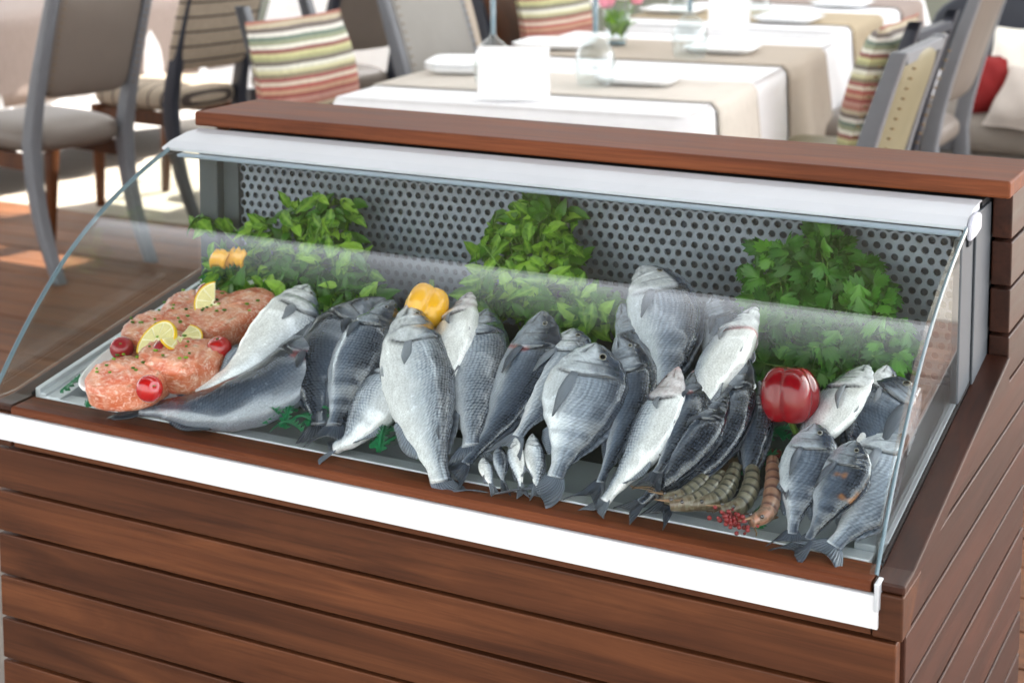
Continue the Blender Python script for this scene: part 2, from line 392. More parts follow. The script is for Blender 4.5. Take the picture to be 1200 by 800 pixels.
for x0, x1, y0, y1 in ((-9.5, 1.9, 1.752, 4.96), (-9.5, -3.6, 4.96, 5.12), (-2.7, 1.9, 4.96, 5.12), (-9.5, 1.9, 5.12, 5.5), (-9.5, -3.9, 5.5, 7.4), (-3.0, 1.9, 5.5, 7.4), (-9.5, 1.9, 7.4, 10.2)):
    rf.grid([[(x0, y0, 2.74), (x1, y0, 2.74)], [(x0, y1, 2.74), (x1, y1, 2.74)]])
structure('awning_roof', rf, 'awning_diffuser')
for x, y in ((-9.4, 5.2), (1.8, .7), (1.8, 10.1), (-9.4, .7)):
    MB().box(x - .05, x + .05, y - .05, y + .05, -.02, 2.72).done('post', 'frame_navy', aw)
fc = structure('added_canopy', MB().box(-9.5, 1.9, -2.0, -.262, 2.72, 2.75), 'added_canopy_dark')  # added unseen canopy, placed to keep the lower glass reflection dark
MB().grid([[(-9.5, -.26, 2.735), (1.9, -.26, 2.735)], [(-9.5, .459, 2.735), (1.9, .459, 2.735)]]).done('fade_sheet', 'reflection_fade', fc)  # added sheet, only there to fade the reflected sky
for x in (-9.4, 1.8): MB().box(x - .05, x + .05, -1.95, -1.87, -.03, 2.72).done('post', 'frame_navy', fc)

# ------------------------------------------------------------------ the fish counter (measured units u = 0.7 m, origin at the front right corner)
U, G = .7, .68
def K(p): return (p[0]*U, p[1]*U, p[2]*U + G)
ct = thing('fish_counter', K((-.83, .4, -.97)), 'wooden refrigerated fish counter with slatted front and curved glass', 'fish counter')
CO = ct.location
class KB(MB):
    def put(s, name, mat, parent=ct, **kw):
        s.v = [K(p) for p in s.v]
        return s.done(name, mat, parent, off=CO, **kw)
XL, XR = -1.655, 0.0
ZB = -.965                                                        # floor level in counter units
KB().box(XL + .03, XR - .04, .03, .88, ZB, -.075).put('core_block', 'dark_gap')  # dark core added to block light behind the planks
KB().box(XL + .03, XR - .04, .625, .87, -.075, .41).put('rear_housing', 'panel_back')
rows = [(-.080 - .0812*i, -.078 - .0812*i - .0775) for i in range(11)]
for i, (zt, zb) in enumerate(rows):
    d = random.uniform(-.0012, .0012)
    KB().box(XL, XR - .006, d, .026, max(zb, ZB + .003), zt).put('front_plank', 'wood_along', bevel=.0016)
    d = random.uniform(-.001, .001)
    KB().box(XR - .030, XR + d, .029, .90, max(zb, ZB + .003), zt).put('side_plank', 'wood_deep', bevel=.0016)
    KB().box(XL + d, XL + .026, .029, .90, max(zb, ZB + .003), zt).put('side_plank', 'wood_deep', bevel=.0016)
def slope(y): return .004 + (y - .05) * .195
YS = .70
for s, (xa, xb) in enumerate(((XR - .034, XR), (XL, XL + .034))):
    # plank just under the sloped edge trim, cut to the slope
    KB().prism([(.029, -.0745), (.029, -.001), (.09, 0.002), (.90, .002), (.90, -.0745)], 0, xa, xb).put('side_plank', 'wood_deep', bevel=.0016)
    KB().prism([(.10, .008), (.10, slope(.10) - .002), (YS - .002, slope(YS) - .003), (YS, .083), (.90, .083), (.90, .008)], 0, xa + .001, xb).put('side_plank', 'wood_deep', bevel=.0012)
    for zt, zb in ((.166, .0895), (.2485, .172), (.331, .2545), (.4135, .337)):
        KB().box(xa, xb + random.uniform(-.001, .001), YS + .003 + random.uniform(-.002, .002), .90, zb, zt).put('side_plank', 'wood_deep', bevel=.0016)
    xo, xi = (XR + .004, XR - .040) if s == 0 else (XL - .004, XL + .040)
    KB().prism([(.001, -.010), (.001, .003), (.05, .0055), (YS, slope(YS) + .003), (YS, slope(YS) - .05), (.11, -.010)], 0, min(xo, xi), max(xo, xi)).put('slope_trim', 'wood_deep', bevel=.002)
    KB().prism([(-.003, -.0745), (-.003, -.011), (.10, -.011), (.04, -.0745)], 0, min(xo, xi) + .001, max(xo, xi) - .001).put('corner_cap', 'wood_along', bevel=.002)
# front trim: wooden lip over the white strip
KB().prism([(-.003, -.0125), (-.003, -.002), (.002, .0015), (.056, .004), (.056, -.0125)], 0, XL + .042, XR - .042).put('front_lip', 'wood_ledge', bevel=.001)  # paler wood than the front, standing in for missing light on top
KB().box(XL + .042, XR - .042, .003, .05, -.0745, -.013).put('front_apron', 'wood_along')
KB().box(XL - .005, XR - .030, -.009, .0025, -.0610, -.0135).put('white_strip', 'white_gloss', bevel=.001)
# ledge
KB().box(XL - .055, XR + .004, .652, .885, .4155, .4455).put('ledge_board', 'wood_ledge', bevel=.003)
# tray
KB().box(-1.60, -.06, .057, .088, -.004, .006).put('tray_front_rim', 'steel', bevel=.0012)
KB().prism([(.0885, -.02), (.0885, .0045), (.094, .0045), (.098, -.010), (.58, .080), (.58, .07)], 0, -1.59, -.07).put('tray_pan', 'steel_pan')
KB().prism([(.16, -.02), (.24, .030), (.54, .115), (.54, .055)], 0, -1.25, -.09).put('sloped_shelf', 'shelf_dark', bevel=.002)
for a, b, dz in ((-1.612, -1.600, .014), (-1.600, -1.585, .006), (-1.585, -1.552, .002)):
    KB().prism([(.058, slope(.058) + dz), (.60, slope(.60) + dz), (.60, slope(.60) - .05), (.058, -.03)], 0, a, b).put('tray_side_rim', 'steel', bevel=.0012)
for a, b, dz in ((-.058, -.043, .010), (-.092, -.059, .003)):
    KB().prism([(.089, slope(.089) + dz), (.60, slope(.60) + dz), (.60, slope(.60) - .05), (.089, -.03)], 0, a, b).put('tray_side_rim', 'steel_pan', bevel=.0012)
# perforated back panel with real holes
pit = .0205; rz = pit * .866; hr = pit * .318
px0, px1, pz0, pz1 = -1.535, -.062, .09, .372
v = []; f = []
nr = int((pz1 - pz0) / rz); nc = int((px1 - px0) / pit)
for j in range(nr):
    for i in range(nc):
        cx = px0 + pit*.75 + i*pit + (pit/2 if j % 2 else 0); cz = pz0 + rz*.7 + j*rz
        b = len(v)
        for q in range(12):
            a = math.pi/6*q + math.pi/6
            r = pit/math.sqrt(3) if q % 2 == 0 else pit/2
            v.append(K((cx + r*math.cos(a), .57, cz + r*math.sin(a))))
        for dy in (0, .004):
            for q in range(12):
                a = math.pi/6*q + math.pi/6; v.append(K((cx + hr*math.cos(a), .57 + dy, cz + hr*math.sin(a))))
        for q in range(12):
            q2 = (q+1) % 12
            f.append((b+q, b+q2, b+12+q2, b+12+q)); f.append((b+12+q, b+12+q2, b+24+q2, b+24+q))
pp = obj('perforated_panel', v, f, 'perforated', ct, False, CO)
KB().box(px0 - .02, px1 + .02, .596, .62, .05, .40).put('panel_backing', 'hole_backing')
fr = KB(); fr.box(px0 - .03, px0 + .008, .562, .60, .06, .392); fr.box(px1 - .006, px1 + .012, .562, .60, .06, .392)
fr.box(px0 + .008, px1 - .006, .562, .60, .366, .392); fr.box(px0 + .008, px1 - .006, .562, .60, .06, .098); fr.put('panel_frame', 'aluminium', pp, bevel=.001)
KB().box(-.797, -.775, .5635, .569, .098, .366).put('panel_seam', 'aluminium', pp, bevel=.001)
KB().box(-.054, -.040, .50, .70, .10, .372).put('end_post', 'aluminium', bevel=.002)
KB().box(-.0395, -.0355, .585, .70, .11, .40).put('post_channel', 'aluminium', bevel=.001)
KB().box(-1.615, -1.568, .545, .62, .08, .385).put('end_post', 'aluminium', bevel=.002)
# white top rail and light-coloured seal
trl = KB().prism([(.5195, .3845), (.520, .3895), (.550, .4005), (.600, .4105), (.645, .4125), (.645, .385), (.56, .382)], 0, XL - .036, -.040).put('top_rail', 'white_cap', smooth=False, bevel=.0012)
KB().box(XL + .02, -.045, .500, .5195, .3765, .3835).put('rail_seal', 'seal_blue', trl, bevel=.0015)
# curved front pane
prof = [(.010, .0075), (.040, .047), (.075, .090), (.115, .135), (.160, .180), (.210, .225), (.265, .265), (.325, .302), (.390, .335), (.455, .3630), (.515, .3855)]
def smoothp(pts, n=4):
    out = []
    P = [Vector((a, b, 0)) for a, b in pts]
    for i in range(len(P) - 1):
        p0, p1, p2, p3 = P[max(i-1, 0)], P[i], P[i+1], P[min(i+2, len(P)-1)]
        for k in range(n):
            t = k/n; q = .5*((2*p1) + (p2-p0)*t + (2*p0-5*p1+4*p2-p3)*t*t + (3*p1-p0-3*p2+p3)*t**3); out.append((q.x, q.y))
    out.append(pts[-1]); return out
SP = smoothp(prof)
def thick(pts, d):
    o = []
    for i, p in enumerate(pts):
        a = Vector(pts[max(i-1, 0)]); b = Vector(pts[min(i+1, len(pts)-1)]); t = (b-a).normalized(); o.append((p[0] - t.y*d, p[1] + t.x*d))
    return o
SO = thick(SP, .0075); n = len(SP); b = KB()
for x in (XL - .012, XR - .037):
    b.v += [(x, y, z) for y, z in SP] + [(x, y, z) for y, z in SO]
m = 2*n
for i in range(n-1):
    b.f.append((i, i+1, m+i+1, m+i)); b.f.append((n+i, m+n+i, m+n+i+1, n+i+1))
fgl = b.put('front_glass', 'pane_glass', smooth=True)
for x in (XL - .012, XR - .037):
    e = KB(); w = .004
    for i in range(n): e.v += [(x - .0003 - w/2, *SP[i]), (x - w/2, *SO[i]), (x + w/2, *SO[i]), (x + w/2 + .0003, *SP[i])]
    for i in range(n-1):
        for k in range(4): k2 = (k+1) % 4; e.f.append((i*4+k, i*4+k2, i*4+4+k2, i*4+4+k))
    e.put('glass_edge', 'pane_edge', fgl)
# end panes
for x, ylim in ((XL - .0075, .60), (XR - .0445, .575)):
    poly = [(y, z) for y, z in SP if y < .50] + [(.50, .3795), (ylim, .383), (ylim, slope(ylim) + .006), (.06, .0085)]
    KB().prism(poly, 0, x - .0025, x + .0025).put('end_glass', 'pane_glass')
# clamp at the top right corner and clips
c = KB(); c.prism([(.522, .366), (.526, .392), (.545, .404), (.575, .406), (.600, .40), (.60, .372), (.560, .366)], 0, -.0395, -.030); hcl = c.put('hinge_clamp', 'clamp_plastic', bevel=.004)
c = KB(); c.box(-.046, -.036, .53, .552, .355, .372); c.put('clamp_foot', 'panel_back', hcl, bevel=.001)
c = KB(); c.box(-.0345, -.028, -.014, .012, -.034, .006); c.put('glass_clip', 'steel', bevel=.001)
# seal strip between side glass and sloped trim
for x in (-.0415, XL + .0415):
    KB().prism([(.052, slope(.052) + .0035), (.69, slope(.69) + .0035), (.69, slope(.69) + .0085), (.052, slope(.052) + .0085)], 0, x - .002, x + .002).put('edge_gasket', 'dark_gap')

ZLIM = [(y*U, z*U + G) for y, z in prof]
def glass_z(y):
    for (a, za), (b, zb) in zip(ZLIM, ZLIM[1:]):
        if y <= b: return za + (zb-za)*(y-a)/(b-a)
    return ZLIM[-1][1]
def inside(p):                      # keep what lies in the case behind its panes
    y = max(p[1], .0105); x = min(p[0], -.0365)
    return Vector((x, y, min(p[2], max(glass_z(y) - .0025, G + .012))))
# ------------------------------------------------------------------ fish
FISH = [
 ('bass', 'white-bellied sea bass lying belly up beside the salmon plate', [(-0.8319, 0.2279, 0.8209), (-0.8166, 0.1529, 0.7766), (-0.8338, 0.0975, 0.7412), (-0.8837, 0.0636, 0.7154)], 0.0425, (0.913, -0.372, -0.1674), 38, 'white', None, ''),
 ('bass', 'dark curved sea bass with its tail in the tray corner below the salmon', [(-0.8018, 0.1933, 0.7948), (-0.7723, 0.1225, 0.7551), (-0.7921, 0.0754, 0.726), (-0.8597, 0.0462, 0.705), (-0.9505, 0.0406, 0.6946)], 0.041, (-0.9358, 0.3214, 0.1446), -10, 'dark', (-1.0316, 0.0422, 0.6946), 'gill'),
 ('bass', 'slender dark sea bass half hidden, pectoral fin on its bent back', [(-0.7121, 0.2233, 0.8188), (-0.7438, 0.1855, 0.789), (-0.7387, 0.1172, 0.7454), (-0.699, 0.0583, 0.7061)], 0.0413, (-0.875, 0.4414, 0.1986), -12, 'dark', (-0.6844, 0.0402, 0.6937), ''),
 ('bass', 'dark-backed sea bass in front of the bent one, left of the big upright bass', [(-0.6762, 0.1858, 0.8299), (-0.6848, 0.1426, 0.7907), (-0.6844, 0.0947, 0.7493), (-0.6768, 0.0539, 0.7111)], 0.0391, (0.9381, -0.3158, -0.1421), -6, 'mid', (-0.6792, 0.036, 0.6918), ''),
 ('bass', 'pale scaled sea bass lying low under the dark-backed bass by the front rim', [(-0.6373, 0.1456, 0.7733), (-0.6364, 0.0902, 0.7372), (-0.6459, 0.0463, 0.7063), (-0.6648, 0.041, 0.6927)], 0.0377, (-0.9244, 0.3478, 0.1565), 12, 'light', (-0.6772, 0.0225, 0.6844), ''),
 ('bass', 'big sea bass standing upright in the middle, white belly and dotted flank', [(-0.6491, 0.1795, 0.8306), (-0.6193, 0.1377, 0.7936), (-0.5784, 0.0865, 0.7524), (-0.5377, 0.0403, 0.7133), (-0.5127, 0.0179, 0.6851)], 0.0434, (0.9252, 0.346, 0.1557), 14, 'bright', (-0.4787, 0.0033, 0.6771), 'pinkmouth'),
 ('bass', 'pink-headed white sea bass leaning behind the big upright bass', [(-0.6021, 0.2439, 0.8351), (-0.5914, 0.193, 0.804), (-0.5783, 0.1413, 0.7726), (-0.5575, 0.0741, 0.7342)], 0.0347, (-0.9793, 0.1844, 0.083), 34, 'white', None, 'pink'),
 ('bass', 'grey scaled sea bass with its head hidden under the middle herbs', [(-0.5746, 0.2396, 0.8192), (-0.5531, 0.1832, 0.7856), (-0.5284, 0.1217, 0.7497), (-0.4991, 0.0609, 0.7142)], 0.0379, (1.0, -0.0005, -0.0002), 0, 'scaly', (-0.4915, 0.0492, 0.6978), 'nohead'),
 ('bream', 'grey fish slanting left with its forked tail over the wooden rim', [(-0.4873, 0.2172, 0.8336), (-0.4788, 0.1673, 0.792), (-0.4786, 0.0952, 0.7404), (-0.4987, 0.0465, 0.6994)], 0.0354, (0.9677, -0.23, -0.1035), -6, 'mid', (-0.5089, 0.0206, 0.6849), 'gill'),
 ('bream', 'pale young bream wedged between the slanting grey fish and large silver bream', [(-0.4474, 0.2186, 0.8167), (-0.4388, 0.1712, 0.7895), (-0.4393, 0.1111, 0.7567), (-0.4457, 0.0695, 0.7321)], 0.0343, (0.9501, -0.2844, -0.128), 0, 'light', None, ''),
 ('bream', 'large silver bream with long pectoral fin, right of the small fish', [(-0.3939, 0.1649, 0.8205), (-0.3927, 0.1376, 0.7856), (-0.3888, 0.0967, 0.7446), (-0.3903, 0.0511, 0.7014)], 0.0468, (0.9919, -0.1156, -0.052), 8, 'silver', (-0.4126, 0.0162, 0.6829), ''),
 ('bream', 'grey bream peeping out under the right end of the middle herbs', [(-0.4074, 0.2641, 0.8407), (-0.3709, 0.2236, 0.8155), (-0.3353, 0.1709, 0.7847), (-0.3167, 0.0999, 0.7458)], 0.0251, (0.7631, 0.5894, 0.2652), -6, 'mid', None, ''),
 ('bream', 'dark-striped bream overlapping the right side of the large silver bream', [(-0.3814, 0.1962, 0.8241), (-0.3544, 0.1691, 0.7923), (-0.3386, 0.1197, 0.7505), (-0.3395, 0.0572, 0.7028)], 0.0262, (0.9451, 0.2979, 0.134), -6, 'mid', (-0.349, 0.0285, 0.6885), ''),
 ('bream', 'biggest bream at the back, silver cheek and broad blue-grey flank', [(-0.4031, 0.3122, 0.8763), (-0.3685, 0.281, 0.8529), (-0.3294, 0.2212, 0.8167), (-0.3026, 0.1446, 0.7729)], 0.0416, (0.7243, 0.6287, 0.2829), 6, 'grey', None, 'silverhead'),
 ('bream', 'dim bream at the back, behind the biggest bream and beside the parsley', [(-0.3112, 0.3171, 0.8505), (-0.2818, 0.2682, 0.8262), (-0.2645, 0.2118, 0.7985), (-0.2578, 0.1633, 0.7743)], 0.0256, (0.9504, 0.2838, 0.1277), -5, 'mid', None, ''),
 ('bass', 'white-bellied sea bass with open gill leaning against the parsley', [(-0.236, 0.2541, 0.8607), (-0.2456, 0.2143, 0.8299), (-0.2546, 0.1697, 0.797), (-0.2611, 0.109, 0.7569)], 0.0343, (-0.888, 0.4193, 0.1887), 36, 'white', None, 'gill'),
 ('bass', 'silver sea bass with a pink snout, white belly and tail at the rim', [(-0.2908, 0.1567, 0.8098), (-0.2927, 0.1207, 0.7738), (-0.3002, 0.078, 0.7348), (-0.3227, 0.0317, 0.6941)], 0.0291, (-0.9593, 0.2577, 0.1159), 24, 'bright', (-0.3322, 0.014, 0.6819), 'pink'),
 ('bass', 'small dark-headed bass with pink gills behind the pink-snouted bass', [(-0.2781, 0.1732, 0.8033), (-0.2637, 0.1322, 0.7778), (-0.2638, 0.0915, 0.7525), (-0.2712, 0.051, 0.7273)], 0.022, (0.9958, -0.0835, -0.0376), -6, 'dark', None, 'pinkgill'),
 ('bass', 'dark slim bass with a pale belly edge right of the pink-snouted bass', [(-0.2259, 0.1403, 0.7954), (-0.2373, 0.1049, 0.763), (-0.2556, 0.0646, 0.7283), (-0.2833, 0.035, 0.6984)], 0.0245, (0.8839, -0.4265, -0.1919), -14, 'dark', (-0.2987, 0.0218, 0.6855), 'nohead'),
 ('bass', 'dark bass with upturned head in front of the white-bellied one, above the prawns', [(-0.2291, 0.1992, 0.8255), (-0.2191, 0.159, 0.7911), (-0.2206, 0.0994, 0.7479), (-0.2491, 0.0445, 0.7069)], 0.0229, (0.9906, -0.1248, -0.0562), -10, 'dark', None, ''),
 ('bass', 'black-striped slim bass left of the red pepper, tail towards the prawns', [(-0.2048, 0.1817, 0.8001), (-0.1945, 0.1449, 0.7707), (-0.1878, 0.1082, 0.7414), (-0.1828, 0.0823, 0.7168)], 0.0186, (0.9977, 0.062, 0.0279), -10, 'dark', (-0.1857, 0.08, 0.7116), 'nohead'),
 ('bream', 'white-bellied bream with a clear eye leaning under the parsley', [(-0.0987, 0.2266, 0.8203), (-0.1107, 0.1823, 0.7933), (-0.1278, 0.1338, 0.7645), (-0.143, 0.083, 0.7347)], 0.0341, (-0.8314, 0.5067, 0.228), 26, 'white', None, ''),
 ('bream', 'white bream head showing behind the clear-eyed bream', [(-0.0772, 0.226, 0.8235), (-0.0724, 0.1893, 0.8), (-0.0736, 0.1493, 0.775), (-0.0782, 0.1046, 0.7479)], 0.0213, (0.989, -0.1349, -0.0607), 20, 'white', None, ''),
 ('bream', 'small grey bream leftmost of the three at the right end of the tray', [(-0.1257, 0.1259, 0.782), (-0.1224, 0.0966, 0.7536), (-0.1223, 0.0591, 0.7216), (-0.1199, 0.0368, 0.6964)], 0.0288, (0.9974, -0.066, -0.0297), -4, 'grey', (-0.1217, 0.0265, 0.6876), ''),
 ('bream', 'middle grey bream with an orange fleck, tail hanging over the rim', [(-0.078, 0.1078, 0.7773), (-0.0821, 0.0814, 0.7496), (-0.0916, 0.0482, 0.7188), (-0.1021, 0.033, 0.6961)], 0.0267, (0.9555, -0.2691, -0.1211), -6, 'mid', (-0.1197, 0.0102, 0.6802), 'fleck'),
 ('bream', 'big pale bream against the end glass with its tail over the rim', [(-0.0568, 0.1635, 0.7779), (-0.0498, 0.1227, 0.7504), (-0.0576, 0.0741, 0.7195), (-0.0777, 0.0354, 0.693)], 0.0419, (0.9849, -0.1579, -0.0711), 8, 'silver', (-0.0889, 0.0166, 0.6831), ''),
 ('bream', 'dark-backed bream lying across behind the big pale bream', [(-0.0292, 0.2114, 0.8029), (-0.0507, 0.1908, 0.789), (-0.0684, 0.1507, 0.7663), (-0.0789, 0.1076, 0.7422)], 0.0488, (-0.6832, 0.6659, 0.2997), -10, 'mid', None, ''),
 ('small', 'small silver fish on its side, leftmost of the four by the rim', [(-0.4759, 0.0463, 0.7112), (-0.4674, 0.0365, 0.7023), (-0.4592, 0.0293, 0.6946), (-0.4544, 0.0263, 0.6889)], 0.0079, (0.8163, 0.5268, 0.2371), 30, 'white', None, ''),
 ('small', 'dark little fish second of the four small fish by the rim', [(-0.464, 0.06, 0.7243), (-0.4543, 0.0458, 0.7112), (-0.4478, 0.0375, 0.7006), (-0.4436, 0.0336, 0.6921)], 0.0081, (0.922, 0.3531, 0.1589), -10, 'mid', None, ''),
 ('small', 'plump white little fish third of the four by the rim', [(-0.4516, 0.0708, 0.7327), (-0.4406, 0.0558, 0.718), (-0.43, 0.0436, 0.7046), (-0.4218, 0.0337, 0.6922)], 0.0103, (-0.8908, -0.4144, -0.1865), 30, 'white', None, ''),
 ('small', 'white and grey little fish beneath the large silver bream belly', [(-0.433, 0.082, 0.7342), (-0.4224, 0.0653, 0.7199), (-0.412, 0.0491, 0.7059), (-0.404, 0.0354, 0.6929)], 0.0114, (0.9345, 0.3245, 0.146), 24, 'bright', None, '')]
HERBS = {'mint_l': [((-0.9015, 0.35, 0.8877), 0.07, 0.0287), ((-0.9308, 0.336, 0.8432), 0.1124, 0.0409), ((-0.9811, 0.315, 0.8024), 0.0892, 0.0411), ((-0.8536, 0.315, 0.8172), 0.0711, 0.0424), ((-1.0347, 0.308, 0.7929), 0.0386, 0.022), ((-0.8219, 0.308, 0.791), 0.0461, 0.028), ((-1.0997, 0.364, 0.8481), 0.04, 0.0113), ((-0.9277, 0.252, 0.7853), 0.0724, 0.0304), ((-0.7916, 0.252, 0.7954), 0.0604, 0.0318), ((-0.8822, 0.28, 0.8018), 0.0902, 0.0304)], 'mint_c': [((-0.5721, 0.364, 0.9018), 0.0634, 0.0291), ((-0.5809, 0.35, 0.8612), 0.0876, 0.0358), ((-0.6008, 0.329, 0.8188), 0.0591, 0.0336), ((-0.5302, 0.322, 0.8181), 0.0875, 0.0396), ((-0.4638, 0.294, 0.8137), 0.0505, 0.0321), ((-0.6105, 0.301, 0.8108), 0.0443, 0.0289), ((-0.5187, 0.287, 0.804), 0.0586, 0.0281), ((-0.5732, 0.371, 0.9305), 0.0271, 0.0179)], 'pars': [((-0.1891, 0.364, 0.9172), 0.0349, 0.0245), ((-0.2025, 0.35, 0.8777), 0.0965, 0.041), ((-0.2134, 0.322, 0.8319), 0.0714, 0.0408), ((-0.1356, 0.315, 0.8388), 0.0647, 0.0459), ((-0.1014, 0.301, 0.8025), 0.0387, 0.0315), ((-0.234, 0.294, 0.7701), 0.0311, 0.051), ((-0.1583, 0.294, 0.7962), 0.0544, 0.0319)]}
PT = {'tom0': (-1.0215, 0.085, 0.7486), 'tom1': (-0.9149, 0.011, 0.7333), 'tom2': (-0.8834, 0.1066, 0.762), 'tom3': (-0.9525, 0.0838, 0.7552), 'tom4': (-0.9981, 0.2239, 0.7902), 'sal0': (-0.9735, 0.0447, 0.7225), 'sal1': (-0.9278, 0.0895, 0.7429), 'sal2': (-1.001, 0.1491, 0.7573), 'sal3': (-0.9333, 0.1943, 0.7708), 'sal4': (-0.9937, 0.2033, 0.77), 'plate': (-0.9817, 0.1628, 0.7404), 'lem0': (-0.9676, 0.0891, 0.7638), 'lem1': (-0.9395, 0.1015, 0.771), 'lem2': (-0.9519, 0.1868, 0.7931), 'redp': (-0.1617, 0.1532, 0.7978), 'yelp': (-0.6372, 0.1958, 0.8239), 'yb0': (-1.0047, 0.2609, 0.8258), 'yb1': (-0.9815, 0.2683, 0.828), 'grass0': (-1.0637, 0.0465, 0.6929), 'grass1': (-1.025, 0.0379, 0.6903), 'grass2': (-0.7745, 0.0592, 0.6967), 'grass3': (-0.7373, 0.0503, 0.694), 'grass4': (-0.7195, 0.0687, 0.6995), 'grass5': (-0.6101, 0.0516, 0.6944), 'grass6': (-0.5969, 0.0617, 0.6975), 'grass7': (-0.1447, 0.0498, 0.6939), 'grass8': (-0.1873, 0.1189, 0.7146), 'grass9': (-0.1857, 0.1719, 0.7305), 'grass10': (-1.06, 0.3015, 0.7694)}
PRAWNS = [[(-0.1687, 0.1184, 0.7376), (-0.1543, 0.0792, 0.7258), (-0.1462, 0.0401, 0.7141), (-0.1569, 0.0196, 0.7079)], [(-0.187, 0.109, 0.7347), (-0.176, 0.0731, 0.724), (-0.1755, 0.0412, 0.7144), (-0.1917, 0.0284, 0.7106)], [(-0.2017, 0.0976, 0.7313), (-0.1977, 0.0642, 0.7213), (-0.2031, 0.0416, 0.7145), (-0.2253, 0.0271, 0.7102)], [(-0.2118, 0.0817, 0.7266), (-0.213, 0.0528, 0.7179), (-0.2239, 0.033, 0.7119), (-0.2445, 0.0216, 0.7085)], [(-0.225, 0.0839, 0.7272), (-0.2271, 0.0602, 0.7201), (-0.237, 0.0376, 0.7133), (-0.2546, 0.0299, 0.711)]]

BN = Vector((0, -.45, 1)).normalized()
def interp(tab, t):
    for (a, va), (b, vb) in zip(tab, tab[1:]):
        if t <= b: 
            u = (t-a)/(b-a); u = u*u*(3-2*u)*.5 + u*.5
            return va + (vb-va)*u
    return tab[-1][1]
PROF = {
 'bass': dict(d=[(0, .05), (.03, .20), (.08, .40), (.15, .62), (.24, .84), (.34, .97), (.44, 1), (.58, .90), (.72, .68), (.84, .44), (.93, .30), (1, .29)],
              v=[(0, .06), (.02, .20), (.07, .42), (.14, .64), (.24, .88), (.36, 1), (.48, 1), (.6, .88), (.72, .64), (.84, .40), (.93, .27), (1, .28)], thick=.66, gill=.245, eye=(.095, .34, .042)),
 'bream': dict(d=[(0, .07), (.02, .26), (.06, .50), (.12, .76), (.20, .97), (.30, 1.08), (.42, 1.05), (.56, .88), (.70, .60), (.82, .35), (.92, .22), (1, .22)],
               v=[(0, .07), (.03, .26), (.08, .50), (.16, .76), (.26, .94), (.36, 1), (.46, .97), (.58, .82), (.70, .56), (.82, .33), (.92, .20), (1, .20)], thick=.46, gill=.25, eye=(.115, .42, .058)),
}
PROF['small'] = PROF['bass']
BACK = {'white': lin((70, 80, 96)), 'bright': lin((56, 66, 84)), 'light': lin((74, 84, 100)), 'mid': lin((48, 57, 72)), 'dark': lin((38, 46, 60)), 'scaly': lin((64, 74, 92)), 'silver': lin((66, 76, 92)), 'grey': lin((56, 66, 84))}
FLANK = {'white': lin((206, 210, 218)), 'bright': lin((188, 196, 206)), 'light': lin((190, 197, 207)), 'mid': lin((98, 109, 126)), 'dark': lin((78, 88, 104)), 'scaly': lin((134, 145, 160)), 'silver': lin((172, 181, 194)), 'grey': lin((122, 133, 150))}
BELLY = {'white': lin((242, 240, 240)), 'bright': lin((238, 238, 240)), 'light': lin((230, 232, 236)), 'mid': lin((176, 182, 192)), 'dark': lin((136, 142, 154)), 'scaly': lin((206, 210, 218)), 'silver': lin((224, 228, 234)), 'grey': lin((200, 206, 214))}
CUT = {'white': (.52, .95), 'bright': (.18, .62), 'light': (.05, .75), 'mid': (-.15, .7), 'dark': (-.35, .5), 'scaly': (0, .8), 'silver': (.1, .85), 'grey': (-.05, .8)}
for T_, k_ in ((BACK, (.62, .70, .82)), (FLANK, (.96, 1.0, 1.07)), (BELLY, (1.04, 1.05, 1.07))):
    for n_ in T_: T_[n_] = tuple(min(.92, a*b) for a, b in zip(T_[n_], k_))
def ss(a, b, x):
    x = max(0, min(1, (x-a)/(b-a))); return x*x*(3-2*x)
def mixc(a, b, t): return tuple(x + (y-x)*t for x, y in zip(a, b))
def catmull(P, t):
    n = len(P) - 1; s = min(t*n, n - 1e-6); i = int(s); u = s - i
    p1, p2 = P[i], P[i+1]; p0 = P[i-1] if i else p1*2 - p2; p3 = P[i+2] if i + 2 <= n else p2*2 - p1
    return .5*((2*p1) + (p2-p0)*u + (2*p0-5*p1+4*p2-p3)*u*u + (3*p1-p0-3*p2+p3)*u**3)
FISHGROUP = {'bass': 'sea bass laid out on the fish counter', 'bream': 'sea bream laid out on the fish counter', 'small': 'small fish by the front rim'}
